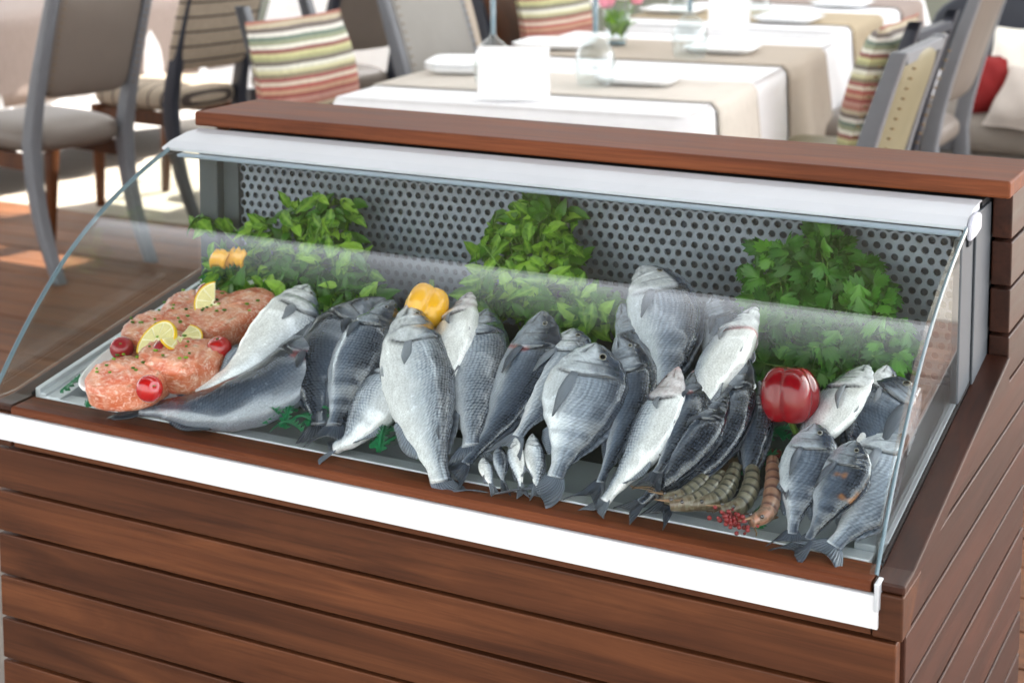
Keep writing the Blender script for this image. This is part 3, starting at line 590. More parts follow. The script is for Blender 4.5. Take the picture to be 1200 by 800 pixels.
def make_fish(idx, sp, label, pts, H, dd, roll, tone, tip, ex):
    pr = PROF[sp]; P = [Vector(p) for p in pts]
    NL, NR = (110, 44) if sp != 'small' else (50, 24)
    # arc-length table
    S = [catmull(P, i/200) for i in range(201)]; acc = [0]
    for a, b in zip(S, S[1:]): acc.append(acc[-1] + (b-a).length)
    L = acc[-1]
    def at(t):
        g = max(0, min(1, t))*L; lo = 0
        import bisect
        lo = min(199, max(0, bisect.bisect_right(acc, g) - 1)); u = (g-acc[lo])/max(1e-9, acc[lo+1]-acc[lo]); return S[lo].lerp(S[lo+1], u)
    def frame(t):
        T = (at(t+.02) - at(t-.02)).normalized() if .02 < t < .98 else ((at(.04)-at(0)).normalized() if t <= .02 else (at(1)-at(.96)).normalized())
        N = (BN - T*BN.dot(T)).normalized(); D = N.cross(T).normalized()
        if D.dot(Vector(dd)) < 0: D = -D
        r = R(roll); return T, D*math.cos(r) - N*math.sin(r), N*math.cos(r) + D*math.sin(r)
    base = P[len(P)//2]
    root = thing(('sea_bass', 'sea_bream', 'small_fish')[('bass', 'bream', 'small').index(sp)], base, label, 'fish', 0, FISHGROUP[sp])
    rng = random.Random(idx*13 + 5); seed = Vector((idx*7.3, idx*3.1, idx))
    verts = []; cols = []; scl = []; uvs = []
    bk, fl, be = BACK[tone], FLANK[tone], BELLY[tone]; c0, c1 = CUT[tone]; c0 += rng.uniform(-.06, .06)
    ts = [((i/NL)*.55 + .45*(i/NL)**1.9) for i in range(NL+1)]
    et, ec, er = pr['eye']; tg = pr['gill']
    eyew = None
    for i, t in enumerate(ts):
        c_ = at(t); T, D, N = frame(t); hd = interp(pr['d'], t)*H; hv = interp(pr['v'], t)*H
        W = .5*(hd+hv)*pr['thick']*(1 - .10*ss(.0, .12, t)*(1-ss(.12, .3, t))) * (1.08 if t < .12 else 1)
        for k in range(NR):
            a = 2*math.pi*k/NR; c, s = math.cos(a), math.sin(a)
            h = hd if c > 0 else hv
            y = math.copysign(abs(c)**.92, c)*h; keel = 1 - .22*ss(.2, 1, -c); x = math.copysign(abs(s)**.80, s)*W*keel
            cc = y/h if h else 0                                   # -1 belly .. 1 back
            gl = tg + .035*(1 - cc*cc) - .04*max(0, -cc-.2) - .02*max(0, cc)
            gl2 = tg*.66 + .02*(1-cc*cc)
            rel = 0.0
            rel += .13*(1 - ss(gl-.002, gl+.014, t))*ss(tg*.55, gl, t)*(1-ss(.55, .8, abs(cc)))
            rel -= .12*math.exp(-((t-gl-.012)/.008)**2)*(1-ss(.6, .9, abs(cc)))
            rel -= .06*math.exp(-((t-gl2)/.007)**2)*(1-ss(.3, .55, abs(cc)))
            # mouth groove
            ml = -.10 - t*2.9; mo = math.exp(-((cc-ml)/.10)**2)*(1 - ss(.09, .115, t)) if t < .12 else 0
            rel -= .35*mo
            # eye socket
            ed = math.hypot((t-et)*L, (cc-ec)*hd)/(er*H*2)
            rel -= .05*math.exp(-(ed*1.1)**4) - .05*math.exp(-((ed-1.25)/.25)**2)
            ns = noise.noise(Vector((t*6, cc*1.5, s*1.2)) + seed)*.03
            x *= 1 + rel + ns
            verts.append(c_ + D*y*(1+ns*.5) + N*x)
            # colour
            n1 = noise.noise(Vector((t*14, cc*3, 0)) + seed); n2 = noise.noise(Vector((t*50, cc*9, 2)) + seed)
            q = ss(c0, c1, cc + .16*n1 + .05*n2 + .10*(t-.4))
            w = ss(-.75, c0 + .1, cc + .12*n1)
            col = mixc(mixc(be, fl, w), bk, q)
            head = 1 - ss(gl-.02, gl+.02, t)
            hc = mixc(mixc(be, fl, .35), bk, ss(.05, .55, cc + .25*n1))
            col = mixc(col, hc, head*.85)
            mot = .5 + .5*noise.noise(Vector((t*26, cc*7, 5)) + seed)
            col = tuple(v_*(1 - .34*head*ss(.45, .8, mot)) for v_ in col)
            dk_ = max(.95*math.exp(-((t-gl-.012)/.012)**2)*(1-ss(.65, .9, abs(cc))), .7*math.exp(-((t-gl2)/.006)**2)*(1-ss(.3, .55, abs(cc))), .9*mo)
            dk_ = max(dk_, .5*math.exp(-((ed-1.2)/.22)**2))
            col = mixc(col, (.012, .014, .022), min(1, dk_))
            if sp == 'bream': col = mixc(col, (.02, .025, .035), .8*math.exp(-((t-gl-.025)/.022)**2 - ((cc-.5)/.16)**2))
            no = math.exp(-((t-et*.45)/.010)**2 - ((cc-ec-.12)/.10)**2); col = mixc(col, (.02, .02, .03), .8*no)
            lat = math.exp(-((cc-.16-.10*(1-t))/.035)**2)*ss(tg+.03, tg+.06, t)
            col = mixc(col, (.06, .07, .09), .55*lat)
            if t < .05 and ('pink' in ex): col = mixc(col, (.75, .32, .34), (1 - t/.05)*.7)
            if ex == 'pink' and head: col = mixc(col, (.80, .55, .55), .35*head*ss(-.2, .6, mot))
            if ex in ('gill', 'pinkgill') and cc < .1: col = mixc(col, (.42, .10, .10) if ex == 'gill' else (.70, .30, .32), .8*math.exp(-((t-gl-.02)/.014)**2)*ss(-.1, .5, mot))
            if ex == 'fleck': col = mixc(col, (.50, .20, .06), .8*ss(.62, .8, .5+.5*noise.noise(Vector((t*11, cc*3, 9)) + seed))*ss(.3, .4, t)*(1-ss(.55, .65, t)))
            if ex == 'silverhead' and cc < .45: col = mixc(col, (.80, .82, .86), .6*head)
            cols.append(col)
            sk = ss(gl+.0, gl+.05, t)*(1 - .55*ss(.9, 1, t)); 
            scl.append(sk*({'dark': .22, 'mid': .5}.get(tone, 1.0))*ss(c0-.75 if sp == 'bream' else c0-.55, c0-.05, cc) )
            uvs.append((t*L, (a if a <= math.pi else 2*math.pi-a)/math.pi*(hd+hv)*1.1))
    faces = []
    for i in range(NL):
        for k in range(NR):
            k2 = (k+1) % NR; faces.append((i*NR+k, i*NR+k2, (i+1)*NR+k2, (i+1)*NR+k))
    faces.append(tuple(range(NR))[::-1]); faces.append(tuple(NL*NR+k for k in range(NR)))
    body = obj('body', [inside(p) for p in verts], faces, 'bream_skin' if sp == 'bream' else 'bass_skin', root, True, base)
    setcol(body, cols); setf(body, 'scl', scl); setuv(body, uvs)
    finc = mixc(bk, fl, .35)
    def fin(name, rowsv, tint, jag=0):
        """rowsv: rows from root to tip"""
        m = MB().grid([[inside(p) for p in r_] for r_ in rowsv]); nrow, ncol = len(rowsv), len(rowsv[0])
        o = obj(name, m.v, m.f, 'fin_skin', root, True, base)
        setcol(o, [mixc(tint, tuple(x*.55 for x in tint), i/(nrow-1)) for i in range(nrow) for j in range(ncol)])
        setuv(o, [(i/(nrow-1), j/(ncol-1)) for i in range(nrow) for j in range(ncol)])
        q = o.modifiers.new('solid', 'SOLIDIFY'); q.thickness = .0011; q.offset = 0; return o
    # tail fin
    T, D, N = frame(.99); e = at(1)
    ht = interp(pr['d'], 1)*H
    fl_len = (Vector(tip)-e).length*1.15 if tip else L*.20
    td = (Vector(tip)-e).normalized() if tip else T
    fl_len = max(.02, min(fl_len, .35*L, .055))
    tr = []
    for i in range(8):
        u = i/7; row = []
        for j in range(15):
            w = (j/14)*2 - 1
            ln = fl_len*(.60 + .40*abs(w)**1.6); sprd = ht*(.9 + (1.75 if sp != 'bream' else 2.3)*u**.8)
            p = e - T*.004 + (T*(1-u)+td*u).normalized()*(ln*u) + D*w*sprd + N*(.0025*math.sin(w*5+idx)*u + .001)
            row.append(p)
        tr.append(row)
    if 'notail' not in ex: fin('tail_fin', tr, finc)
    # dorsal fin (folded, slightly to the viewer's side), anal fin
    def ridge(name, t0, t1, hh, sign, spiny, tint):
        n_ = 26; r = [[], [], []]
        for j in range(n_+1):
            u = j/n_; t = t0 + (t1-t0)*u; c_ = at(t); T, D, N = frame(t)
            h = interp(pr['d' if sign > 0 else 'v'], t)*H*.985
            env = (math.sin(math.pi*min(1, u*.86+.14))**.6)*(1 - .12*((j % 2) if spiny else 0))
            for q in range(3): r[q].append(c_ + D*sign*(h + hh*H*env*q/2) + T*(hh*H*.6*q/2) + N*(.004*q/2*math.sin(idx + u*4)))
        fin(name, r, tint)
    ridge('dorsal_fin', .33, .86, .17 if sp == 'bass' else .13, 1, True, finc)
    ridge('anal_fin', .66, .84, .16, -1, False, mixc(fl, bk, .4))
    if sp != 'small':
        for sgn in (1, -1):
            t0 = tg + .035; T, D, N = frame(t0); c_ = at(t0)
            hv = interp(pr['v'], t0)*H; W = .5*(hv+interp(pr['d'], t0)*H)*pr['thick']
            cc = -.22; p0 = c_ + D*cc*hv + N*sgn*(W*.97)
            ln = H*(1.15 if sp == 'bream' else .62)*rng.uniform(.85, 1.15); wd = H*(.115 if sp == 'bream' else .12); ang = R(-12 + rng.uniform(-14, 8))
            rows_ = []
            for i in range(7):
                u = i/6; row = []
                for j in range(5):
                    w = j/4*2 - 1; wid = wd*(.45 + .75*math.sin(math.pi*min(1, u*.7+.15)))*(1 - .85*max(0, u-.55)/.45)
                    dx = T*math.cos(ang) + D*math.sin(ang); dy = D*math.cos(ang) - T*math.sin(ang)
                    tt = t0 + ln*u*math.cos(ang)/L; Wn = .5*(interp(pr['v'], min(.99, tt))+interp(pr['d'], min(.99, tt)))*H*pr['thick']
                    q = p0 + dx*ln*u + dy*w*wid
                    q += (N*sgn)*(.0035*math.sin(math.pi*u) + .002 + (Wn - W)*.9 - .25*abs(w)*.006)
                    # keep on the (curved) flank
                    q += (at(tt) - (c_ + T*(tt-t0)*L))
                    row.append(q)
                rows_.append(row)
            fin('pectoral_fin', rows_, mixc(mixc(bk, fl, .55), be, .15))
        T, D, N = frame(tg+.10); c_ = at(tg+.10); hv = interp(pr['v'], tg+.10)*H
        fin('pelvic_fin', [[c_ - D*(hv*.93 + .10*H*u*(j/3)) + T*(.38*H*u + .12*H*(1-j/3)) + N*(.18*H*pr['thick']) for j in range(4)] for u in (0, .25, .5, .75, 1)], mixc(be, fl, .5))
    if 'nohead' not in ex:
        T, D, N = frame(et); c_ = at(et); hd = interp(pr['d'], et)*H; hv = interp(pr['v'], et)*H
        W = .5*(hd+hv)*pr['thick']*.9*1.08
        sn = (1 - abs(ec)**(2/.92))**.5
        for sgn in (1, -1):
            ec_ = c_ + D*ec*hd + N*sgn*W*sn**.8*.93
            outn = (N*sgn + D*.35*ec - T*.10).normalized(); ux = T - outn*T.dot(outn); ux.normalize(); uy = outn.cross(ux)
            rr = er*H*2*(.92 if sp != 'small' else 1.1); v = []; f = []; col = []
            ring = [(0, .34, 0), (.30, .33, 0), (.56, .29, 0), (.60, .28, 1), (.72, .22, 1), (.88, .14, 2), (1.0, .02, 3), (1.08, -.12, 3)]
            pal = [(.004, .005, .008), (.16, .14, .09), (.26, .28, .31), (.05, .055, .065)]
            for q, (rad, hgt, ci) in enumerate(ring):
                for k in range(16):
                    a = 2*math.pi*k/16; v.append(ec_ + (ux*math.cos(a) + uy*math.sin(a))*rr*rad + outn*rr*hgt*.8); col.append(pal[ci])
            for q in range(len(ring)-1):
                for k in range(16): k2 = (k+1) % 16; f.append((q*16+k, q*16+k2, (q+1)*16+k2, (q+1)*16+k))
            o = obj('eye', [inside(p) for p in v], f, 'fish_eye', body, True, base); setcol(o, col)
    return root
for i, a in enumerate(FISH): make_fish(i, *a)
# ------------------------------------------------------------------ salmon platter
TN = Vector((0, -.30, 1)).normalized(); TY = Vector((0, 1, .30)).normalized()
def onbed(v, c):                      # local (x, y, z) on the tray slope
    return Vector(c) + Vector((1, 0, 0))*v[0] + TY*v[1] + TN*v[2]
PA = Vector(PT['plate']); ax = (Vector((.30, .95, 0))).normalized()     # long axis of the dish
def dish_pt(r, a, z, sx=.060, sy=.150):
    x, y = sx*r*math.cos(a), sy*r*math.sin(a); ca, sa = ax.y, ax.x
    return onbed((x*ca + y*sa, -x*sa + y*ca, z), PA)
root = thing('oval_dish', PA, 'oval white china dish under the salmon steaks', 'dish')
v = []; f = []; prf = [(0, 0), (.6, 0), (.86, .004), (1.0, .017), (1.03, .018), (1.02, .013), (.9, -.002), (.6, -.006), (0, -.006)]
for r, z in prf:
    for q in range(48): v.append(dish_pt(r, 2*math.pi*q/48, z))
for i in range(len(prf)-1):
    for q in range(48): q2 = (q+1) % 48; f.append((i*48+q, i*48+q2, (i+1)*48+q2, (i+1)*48+q))
obj('plate', v, f, 'china', root, True, PA)
SAL = [('sal0', .054, .043, .021, 20, 'thick salmon steak with herb specks at the near end of the dish'),
       ('sal1', .058, .043, .023, -10, 'salmon steak with an orange flank in front of the twisted lemon'),
       ('sal2', .058, .042, .020, 40, 'pale pink salmon steak behind the twisted lemon slice'),
       ('sal3', .066, .042, .021, 62, 'long orange salmon piece with skin edge below the far lemon slice'),
       ('sal4', .050, .040, .019, 15, 'flaky salmon piece at the far rim of the dish by the far lemon slice')]
for n_, (key, a_, b_, h_, rot, lab) in enumerate(SAL):
    c = Vector(PT[key]); v = []; f = []; cols = []; nu, nv = 48, 30; rr = R(rot); sd_ = Vector((n_*9.1, 2, 5))
    for i in range(nv+1):
        ph = -math.pi/2 + math.pi*i/nv
        for q in range(nu):
            th = 2*math.pi*q/nu; g = lambda x, e: math.copysign(abs(x)**e, x)
            x, y, z = a_*g(math.cos(ph), .6)*g(math.cos(th), .8), b_*g(math.cos(ph), .6)*g(math.sin(th), .8), h_*g(math.sin(ph), .45)
            lump = noise.fractal(Vector((x, y, z))*45 + sd_, 1, 2, 3); k_ = 1 + .05*lump
            # flakes: curved layers
            lay = math.sin((x*.9 + y*.5 + .3*noise.noise(Vector((x, y, 0))*30 + sd_)*.03)*640 + 2.4*lump)
            z2 = z*k_ + (.0010*lay + .0012*noise.noise(Vector((x, y, z))*230 + sd_))*(1 if z > 0 else 0)
            notch = math.exp(-((y/b_ - .75)**2*8 + (x/a_)**2*18)); k_ *= 1 - .28*notch
            v.append(onbed((x*k_*math.cos(rr) - y*k_*math.sin(rr), x*k_*math.sin(rr) + y*k_*math.cos(rr), z2), c))
            m1 = .5 + .5*noise.noise(Vector((x, y, z))*60 + sd_); m2 = .5+.5*noise.noise(Vector((x, y, z))*200 + sd_)
            col = mixc(lin((206, 104, 68)), lin((226, 162, 130)), ss(.3, .75, m1)); col = mixc(col, lin((240, 212, 192)), .85*ss(.55, .95, lay)*ss(.35, .7, m2))
            col = mixc(col, lin((184, 78, 72)), .55*ss(.68, .9, .5+.5*noise.noise(Vector((x, y, z))*85 + sd_ + Vector((3, 3, 3)))))
            if m2 > .78: col = mixc(col, lin((90, 96, 50)), .7)
            edge = ss(.78, 1.0, math.hypot(x/a_, y/b_)); col = mixc(col, lin((186, 92, 48)), .6*edge)
            cols.append(col)
    for i in range(nv):
        for q in range(nu): q2 = (q+1) % nu; f.append((i*nu+q, i*nu+q2, (i+1)*nu+q2, (i+1)*nu+q))
    o = obj('salmon_steak', v, f, 'salmon_flesh'); o2 = thing('salmon_steak', c, lab, 'salmon steak', 0, 'salmon steaks on the oval dish'); 
    me = o.data; me.transform(Matrix.Translation(-c)); o.parent = o2; o.name = 'flesh'; setcol(o, cols)
    for q in range(14):           # chopped herb flecks
        p = onbed((random.uniform(-.8, .8)*a_, random.uniform(-.6, .6)*b_, h_*.93 + .003), c); r_ = random.uniform(.0008, .0016)
        MB().box(p.x-r_*1.6, p.x+r_*1.6, p.y-r_, p.y+r_, p.z-.001, p.z+.001).done('herb_fleck', 'mint_leaf', o2, True, c)
def ball(name, mat, c, r, label, cat, group, seed=0, squash=.94):
    c = Vector(c); root = thing(name, c, label, cat, 0, group); v = []; f = []; nu, nv = 32, 20
    d = Vector((random.uniform(-1, 1), random.uniform(-1, .2), random.uniform(.2, 1))).normalized(); q_ = d.to_track_quat('Z', 'Y')
    for i in range(nv+1):
        ph = math.pi*i/nv
        for k in range(nu):
            th = 2*math.pi*k/nu; rad = r*math.sin(ph); z = r*math.cos(ph)*squash - r*.14*math.exp(-(math.sin(ph)/.28)**2)*math.copysign(1, math.cos(ph))*(1 if i < nv/2 else .4)
            p = q_ @ Vector((rad*math.cos(th), rad*math.sin(th), z)); v.append(c + p*(1 + .02*noise.noise(p*60 + c*50)))
    for i in range(nv):
        for k in range(nu): k2 = (k+1) % nu; f.append((i*nu+k, (i+1)*nu+k, (i+1)*nu+k2, i*nu+k2))
    obj('skin', v, f, mat, root, True, c)
    tip = c + q_ @ Vector((0, 0, r*.80)); m = MB(); m.lathe([(.0012, 0), (.0022, .0004), (.0012, .0012)], 8, tip); m.done('stem_scar', 'pepper_stem', root, True, c)
ball('cherry_tomato', 'tomato_dull', PT['tom0'], .0155, 'cherry tomato on the left rim of the salmon dish', 'tomato', 'cherry tomatoes on the salmon dish')
ball('cherry_tomato', 'tomato', PT['tom1'], .0165, 'bright cherry tomato at the front of the salmon dish, nearest the tray rim', 'tomato', 'cherry tomatoes on the salmon dish')
ball('cherry_tomato', 'tomato', PT['tom2'], .0160, 'cherry tomato beside the belly of the white-bellied bass', 'tomato', 'cherry tomatoes on the salmon dish')
ball('cherry_tomato', 'tomato_dull', PT['tom3'], .0145, 'cherry tomato half hidden under the twisted lemon slice', 'tomato', 'cherry tomatoes on the salmon dish')
ball('cherry_tomato', 'tomato_dull', PT['tom4'], .0140, 'cherry tomato at the far end beside the herbs', 'tomato', 'cherry tomatoes on the salmon dish')
# lemon slices
def lemon(c, r, nrm, a0, a1, twist, label):
    c = Vector(c); root = thing('lemon_slice', c, label, 'lemon slice', 0, 'lemon slices on the salmon dish')
    q_ = Vector(nrm).normalized().to_track_quat('Z', 'Y')
    def pt(rad, a, z):
        w = (a-a0)/(a1-a0) - .5; tw = twist*w
        p = Vector((rad*math.cos(a), rad*math.sin(a), z + tw*rad)); return c + q_ @ p
    def ringpart(name, mat, r0, r1, z0, z1, b0, b1, n_):
        m = MB(); rows_ = []
        for i in range(n_+1):
            a = b0 + (b1-b0)*i/n_; rows_.append([pt(r0, a, z0), pt(r1, a, z0), pt(r1, a, z1), pt(r0, a, z1), pt(r0, a, z0)])
        m.grid(rows_); m.f.append((0, 1, 2, 3)); e_ = n_*5; m.f.append((e_+3, e_+2, e_+1, e_)); m.done(name, mat, root, False, c)
    ringpart('rind', 'lemon_rind', r*.94, r, -.0022, .0022, a0, a1, 40)
    ringpart('pith', 'lemon_pith', r*.08, r*.945, -.0014, .0014, a0, a1, 40)
    ns = max(3, int(round((a1-a0)/(2*math.pi)*9)))
    for k in range(ns):
        b0 = a0 + (a1-a0)*k/ns + .05; b1 = a0 + (a1-a0)*(k+1)/ns - .05
        ringpart('segment', 'lemon_flesh', r*.16, r*.86, -.0019, .0019, b0, b1, 6)
up = lambda a: (a[0], a[1], a[2])
lemon(PT['lem0'], .029, (-.25, -.72, .62), R(20), R(235), .3, 'half lemon slice standing twisted in the middle of the salmon')
lemon(PT['lem1'], .027, (.30, -.45, .70), R(-150), R(70), -.9, 'curled lemon end with bright yellow rind, joined to the twisted slice')
lemon(PT['lem2'], .028, (.25, -.78, .45), R(100), R(330), .1, 'half lemon slice leaning at the far end below the herbs')
for i, (lab) in enumerate(('yellow pepper chunk at the left edge of the left herbs', 'yellow and orange pepper chunk tucked into the left herbs')):
    c = Vector(PT['yb%d' % i]); root = thing('pepper_chunk', c, lab, 'pepper piece'); rows_ = []
    for a in range(7):
        u = a/6*2-1; rows_.append([c + Vector((.013*u + .004*w_, .006*w_*w_, .011*w_ + .004*(1-u*u) + .003*math.sin(9*u + i))) for w_ in [j/5*2-1 for j in range(6)]])
    MB().grid(rows_).done('flesh', 'yellow_pepper', root, True, c, solid=.005)
    MB().tube([c + Vector((-.002, .004, .010)), c + Vector((.003, .004, .015))], [.003, .0015], 6).done('stem', 'pepper_stem', root, True, c)
# bell peppers
def pepper(c, r, mat, label, lobes, tilt, stemdir):
    c = Vector(c); root = thing('bell_pepper', c, label, 'pepper'); v = []; f = []; nu, nv = 64, 34
    q_ = Vector(stemdir).normalized().to_track_quat('Z', 'Y')
    for i in range(nv+1):
        ph = math.pi*i/nv
        for k in range(nu):
            th = 2*math.pi*k/nu; lob = abs(math.cos(lobes/2*th + tilt))**.7; s = math.sin(ph)**.75
            rad = r*s*(.75 + .28*lob*(.4 + .6*math.sin(ph)))*(1 - .10*(i/nv)); z = r*.98*math.cos(ph) - r*.34*math.exp(-(math.sin(ph)/.42)**2)*(1 if ph < 1.57 else -.5) + r*.06*lob*math.cos(ph)
            p = q_ @ Vector((rad*math.cos(th), rad*math.sin(th), z)); v.append(c + p*(1 + .03*noise.noise(p*30 + c*20)))
    for i in range(nv):
        for k in range(nu): k2 = (k+1) % nu; f.append((i*nu+k, (i+1)*nu+k, (i+1)*nu+k2, i*nu+k2))
    obj('flesh', v, f, mat, root, True, c)
    pts = [c + q_ @ Vector((0, 0, r*.60)), c + q_ @ Vector((r*.05, 0, r*.85)), c + q_ @ Vector((r*.2, 0, r*1.15))]
    MB().tube(pts, [r*.22, r*.10, r*.12], 10).done('stem', 'pepper_stem', root, True, c)
pepper(PT['redp'], .0335, 'red_pepper', 'glossy red bell pepper in front of the parsley', 4, .5, (.1, -.25, -.95))
pepper(PT['yelp'], .0300, 'yellow_pepper', 'yellow bell pepper against the perforated panel behind the fish heads', 4, .2, (.05, .6, .8))

# ------------------------------------------------------------------ herbs
def leaf_mesh(name, mat, pts_w, fold, curl, lobed=False):
    v = []; f = []; vein = []
    if not lobed:
        n_ = 7
        for i in range(n_+1):
            u = i/n_; w = .23*(math.sin(math.pi*u**.8))**.9 + (.012 if 0 < u < 1 else .002)
            for j in (-1, -.5, 0, .5, 1):
                jag = 1 + (.06 if i % 2 else -.05)*abs(j)
                v.append((w*j*jag, u, abs(j)*w*fold - curl*u*u + .03*math.sin(u*9)*abs(j))); vein.append(1.0 if j == 0 else (.35 if i % 2 else 0))
        for i in range(n_):
            for j in range(4): f.append((i*5+j, i*5+j+1, (i+1)*5+j+1, (i+1)*5+j))
    else:
        # three lobed, toothed leaflet fan
        v.append((0, 0, 0)); vein.append(1)
        out = []
        for k in range(25):
            a = R(-118 + 236*k/24); lob = .55 + .45*abs(math.cos(a*1.52))**.8; tooth = 1 + (.13 if k % 2 else -.10)
            r = lob*tooth*(1.0 if abs(a) < 1 else .82); out.append((math.sin(a)*r*.62, .10 + (math.cos(a)*.5 + .42)*r, .10*math.sin(a*3) - curl*r*r*.6))
        for q in (.5, 1.0):
            for p in out: v.append((p[0]*q, p[1]*q, p[2]*q + (.05 if q < 1 else 0))); vein.append(.4 if q < 1 else 0)
        n_ = len(out)
        for k in range(n_-1): f.append((0, 1+k+1, 1+k)); f.append((1+k, 1+k+1, 1+n_+k+1, 1+n_+k))
    me = bpy.data.meshes.new(name); me.from_pydata(v, [], f); me.update(); me.polygons.foreach_set('use_smooth', [True]*len(me.polygons)); me.materials.append(M[mat])
    at = me.attributes.new('vein', 'FLOAT', 'POINT'); at.data.foreach_set('value', vein); return me
MINT = [leaf_mesh('leaf', 'mint_leaf', None, .35, c, False) for c in (.05, .25, .45)]
PARS = [leaf_mesh('leaf', 'parsley_leaf', None, .2, c, True) for c in (-.1, .25, .5)]
def bunch(blobs, label, meshes, nleaf, size, stem_n, name='herb_bunch'):
    mass = MB()
    tot = sum(b[1]*b[2] for b in blobs); cx = sum((Vector(b[0])*b[1]*b[2] for b in blobs), Vector())/tot
    base = cx + Vector((0, .02, -.07)); root = thing(name, base, label, 'herbs'); cnt = 0
    tips = []
    for c, rx, rz_ in blobs:
        k = max(4, int(round(nleaf*rx*rz_/tot)))
        for i in range(k):
            while True:
                x, y, z = (random.uniform(-1, 1) for _ in range(3))
                d = x*x + y*y + z*z
                if .12 < d < 1: break
            p = Vector(c) + Vector((x*rx, y*.030, z*rz_))
            p.y = min(p.y, .388); p.z = min(p.z, glass_z(p.y) - .022)
            if cnt >= 295 or i % 2:
                me_ = random.choice(meshes); out = Vector((x*.8 + random.gauss(0, .35), y*.3 - .2 + random.gauss(0, .35), z*.6 - .12 + random.gauss(0, .4))).normalized()
                nr_ = Vector((random.gauss(0, .5), -.75 + random.gauss(0, .35), .75 + random.gauss(0, .35))); nr_ = (nr_ - out*nr_.dot(out)).normalized(); xx = out.cross(nr_)
                s = size*random.uniform(.7, 1.2); b_ = len(mass.v); p.y = min(p.y + .012, .388)
                mass.v += [p - out*s*.6 + xx*(q.co.x*s) + out*(q.co.y*s) + nr_*(q.co.z*s) for q in me_.vertices]; mass.f += [tuple(b_ + k_ for k_ in q.vertices) for q in me_.polygons]
            else:
                o = bpy.data.objects.new('leaf', random.choice(meshes)); COL.objects.link(o); o.parent = root; cnt += 1
                out = Vector((x*.8 + random.gauss(0, .35), y*.3 - .35 + random.gauss(0, .35), z*.6 - .12 + random.gauss(0, .4))).normalized()   # leaf axis
                nr_ = Vector((random.gauss(0, .5), -.75 + random.gauss(0, .35), .75 + random.gauss(0, .35)))
                nr_ = (nr_ - out*nr_.dot(out)).normalized(); xx = out.cross(nr_)
                s = size*random.uniform(.7, 1.25); rot = Matrix((xx, out, nr_)).transposed().to_4x4()
                start = p - out*s*.6 - base
                o.matrix_local = Matrix.Translation(start) @ rot @ Matrix.Diagonal((s, s, s, 1))
                tips.append(p - out*s*.6)
    o = mass.done('leaf_mass', meshes[0].materials[0].name, root, True, base); o['kind'] = 'stuff'
    random.shuffle(tips)
    for tp in tips[:stem_n]:
        a = base + Vector((random.uniform(-.03, .03), random.uniform(-.015, .01), random.uniform(-.01, .02))); mid = (a+tp)/2 + Vector((random.gauss(0, .012), -.004, .012 + random.gauss(0, .008)))
        mid.z = min(mid.z, glass_z(mid.y) - .015)
        pts = [a.lerp(mid, u)*(1-u) + mid.lerp(tp, u)*u for u in [i/7 for i in range(8)]]
        MB().tube(pts, [.0014 - .0007*i/7 for i in range(8)], 5).done('stem', 'herb_stem', root, True, base)
    return root
bunch(HERBS['mint_l'], 'bushy bunch of pointed green herb leaves above the salmon dish', MINT, 700, .031, 70)
bunch(HERBS['mint_c'], 'bunch of pointed green herb leaves in the middle, beside the yellow pepper', MINT, 700, .031, 70)
bunch(HERBS['pars'], 'big dark green parsley bunch with toothed leaves behind the red pepper', PARS, 580, .027, 110)

# ------------------------------------------------------------------ plastic grass garnish (serrated green strips)
GL = ['at the left corner of the tray', 'under the tail of the bent dark bass', 'left of three strips below the far-left bass', 'middle of three strips below the far-left bass', 'right of three strips, beside the bent bass tail', 'at the foot of the big upright bass, first', 'at the foot of the big upright bass, second', 'in front of the prawns at the rim', 'under the prawns', 'in the dark below the red pepper', 'at the far edge of the salmon dish']
for i, gl in enumerate(GL):
    c = Vector(PT['grass%d' % i]); root = thing('grass_garnish', c, 'dark green plastic grass garnish ' + gl, 'garnish', 0, 'plastic grass garnish in the tray')
    for s_ in range(3):
        a = random.uniform(-.9, 1.9); d = Vector((math.cos(a), math.sin(a)*.8, .15)).normalized(); sd_ = Vector((-d.y, d.x, .25)).normalized(); v = []; f = []; L_ = random.uniform(.035, .06); c2 = c + Vector((random.uniform(-.012, .012), random.uniform(-.008, .008), .004*s_ + .004))
        for k in range(11):
            u = k/10; w = .009*(1 - .6*u)
            q = c2 + d*L_*(u-.3) + Vector((0, 0, .012*math.sin(u*3)))
            v += [q - sd_*w + d*.006 + Vector((0, 0, .002)), q - sd_*w*.3, q + Vector((0, 0, .002)), q + sd_*w*.3, q + sd_*w + d*.006 + Vector((0, 0, .002))]
        for k in range(10):
            b = k*5; f += [(b+1, b+2, b+7, b+6), (b+2, b+3, b+8, b+7), (b+1, b+6, b), (b+3, b+4, b+8)]
        obj('frond', v, f, 'plastic_grass', root, False, c)

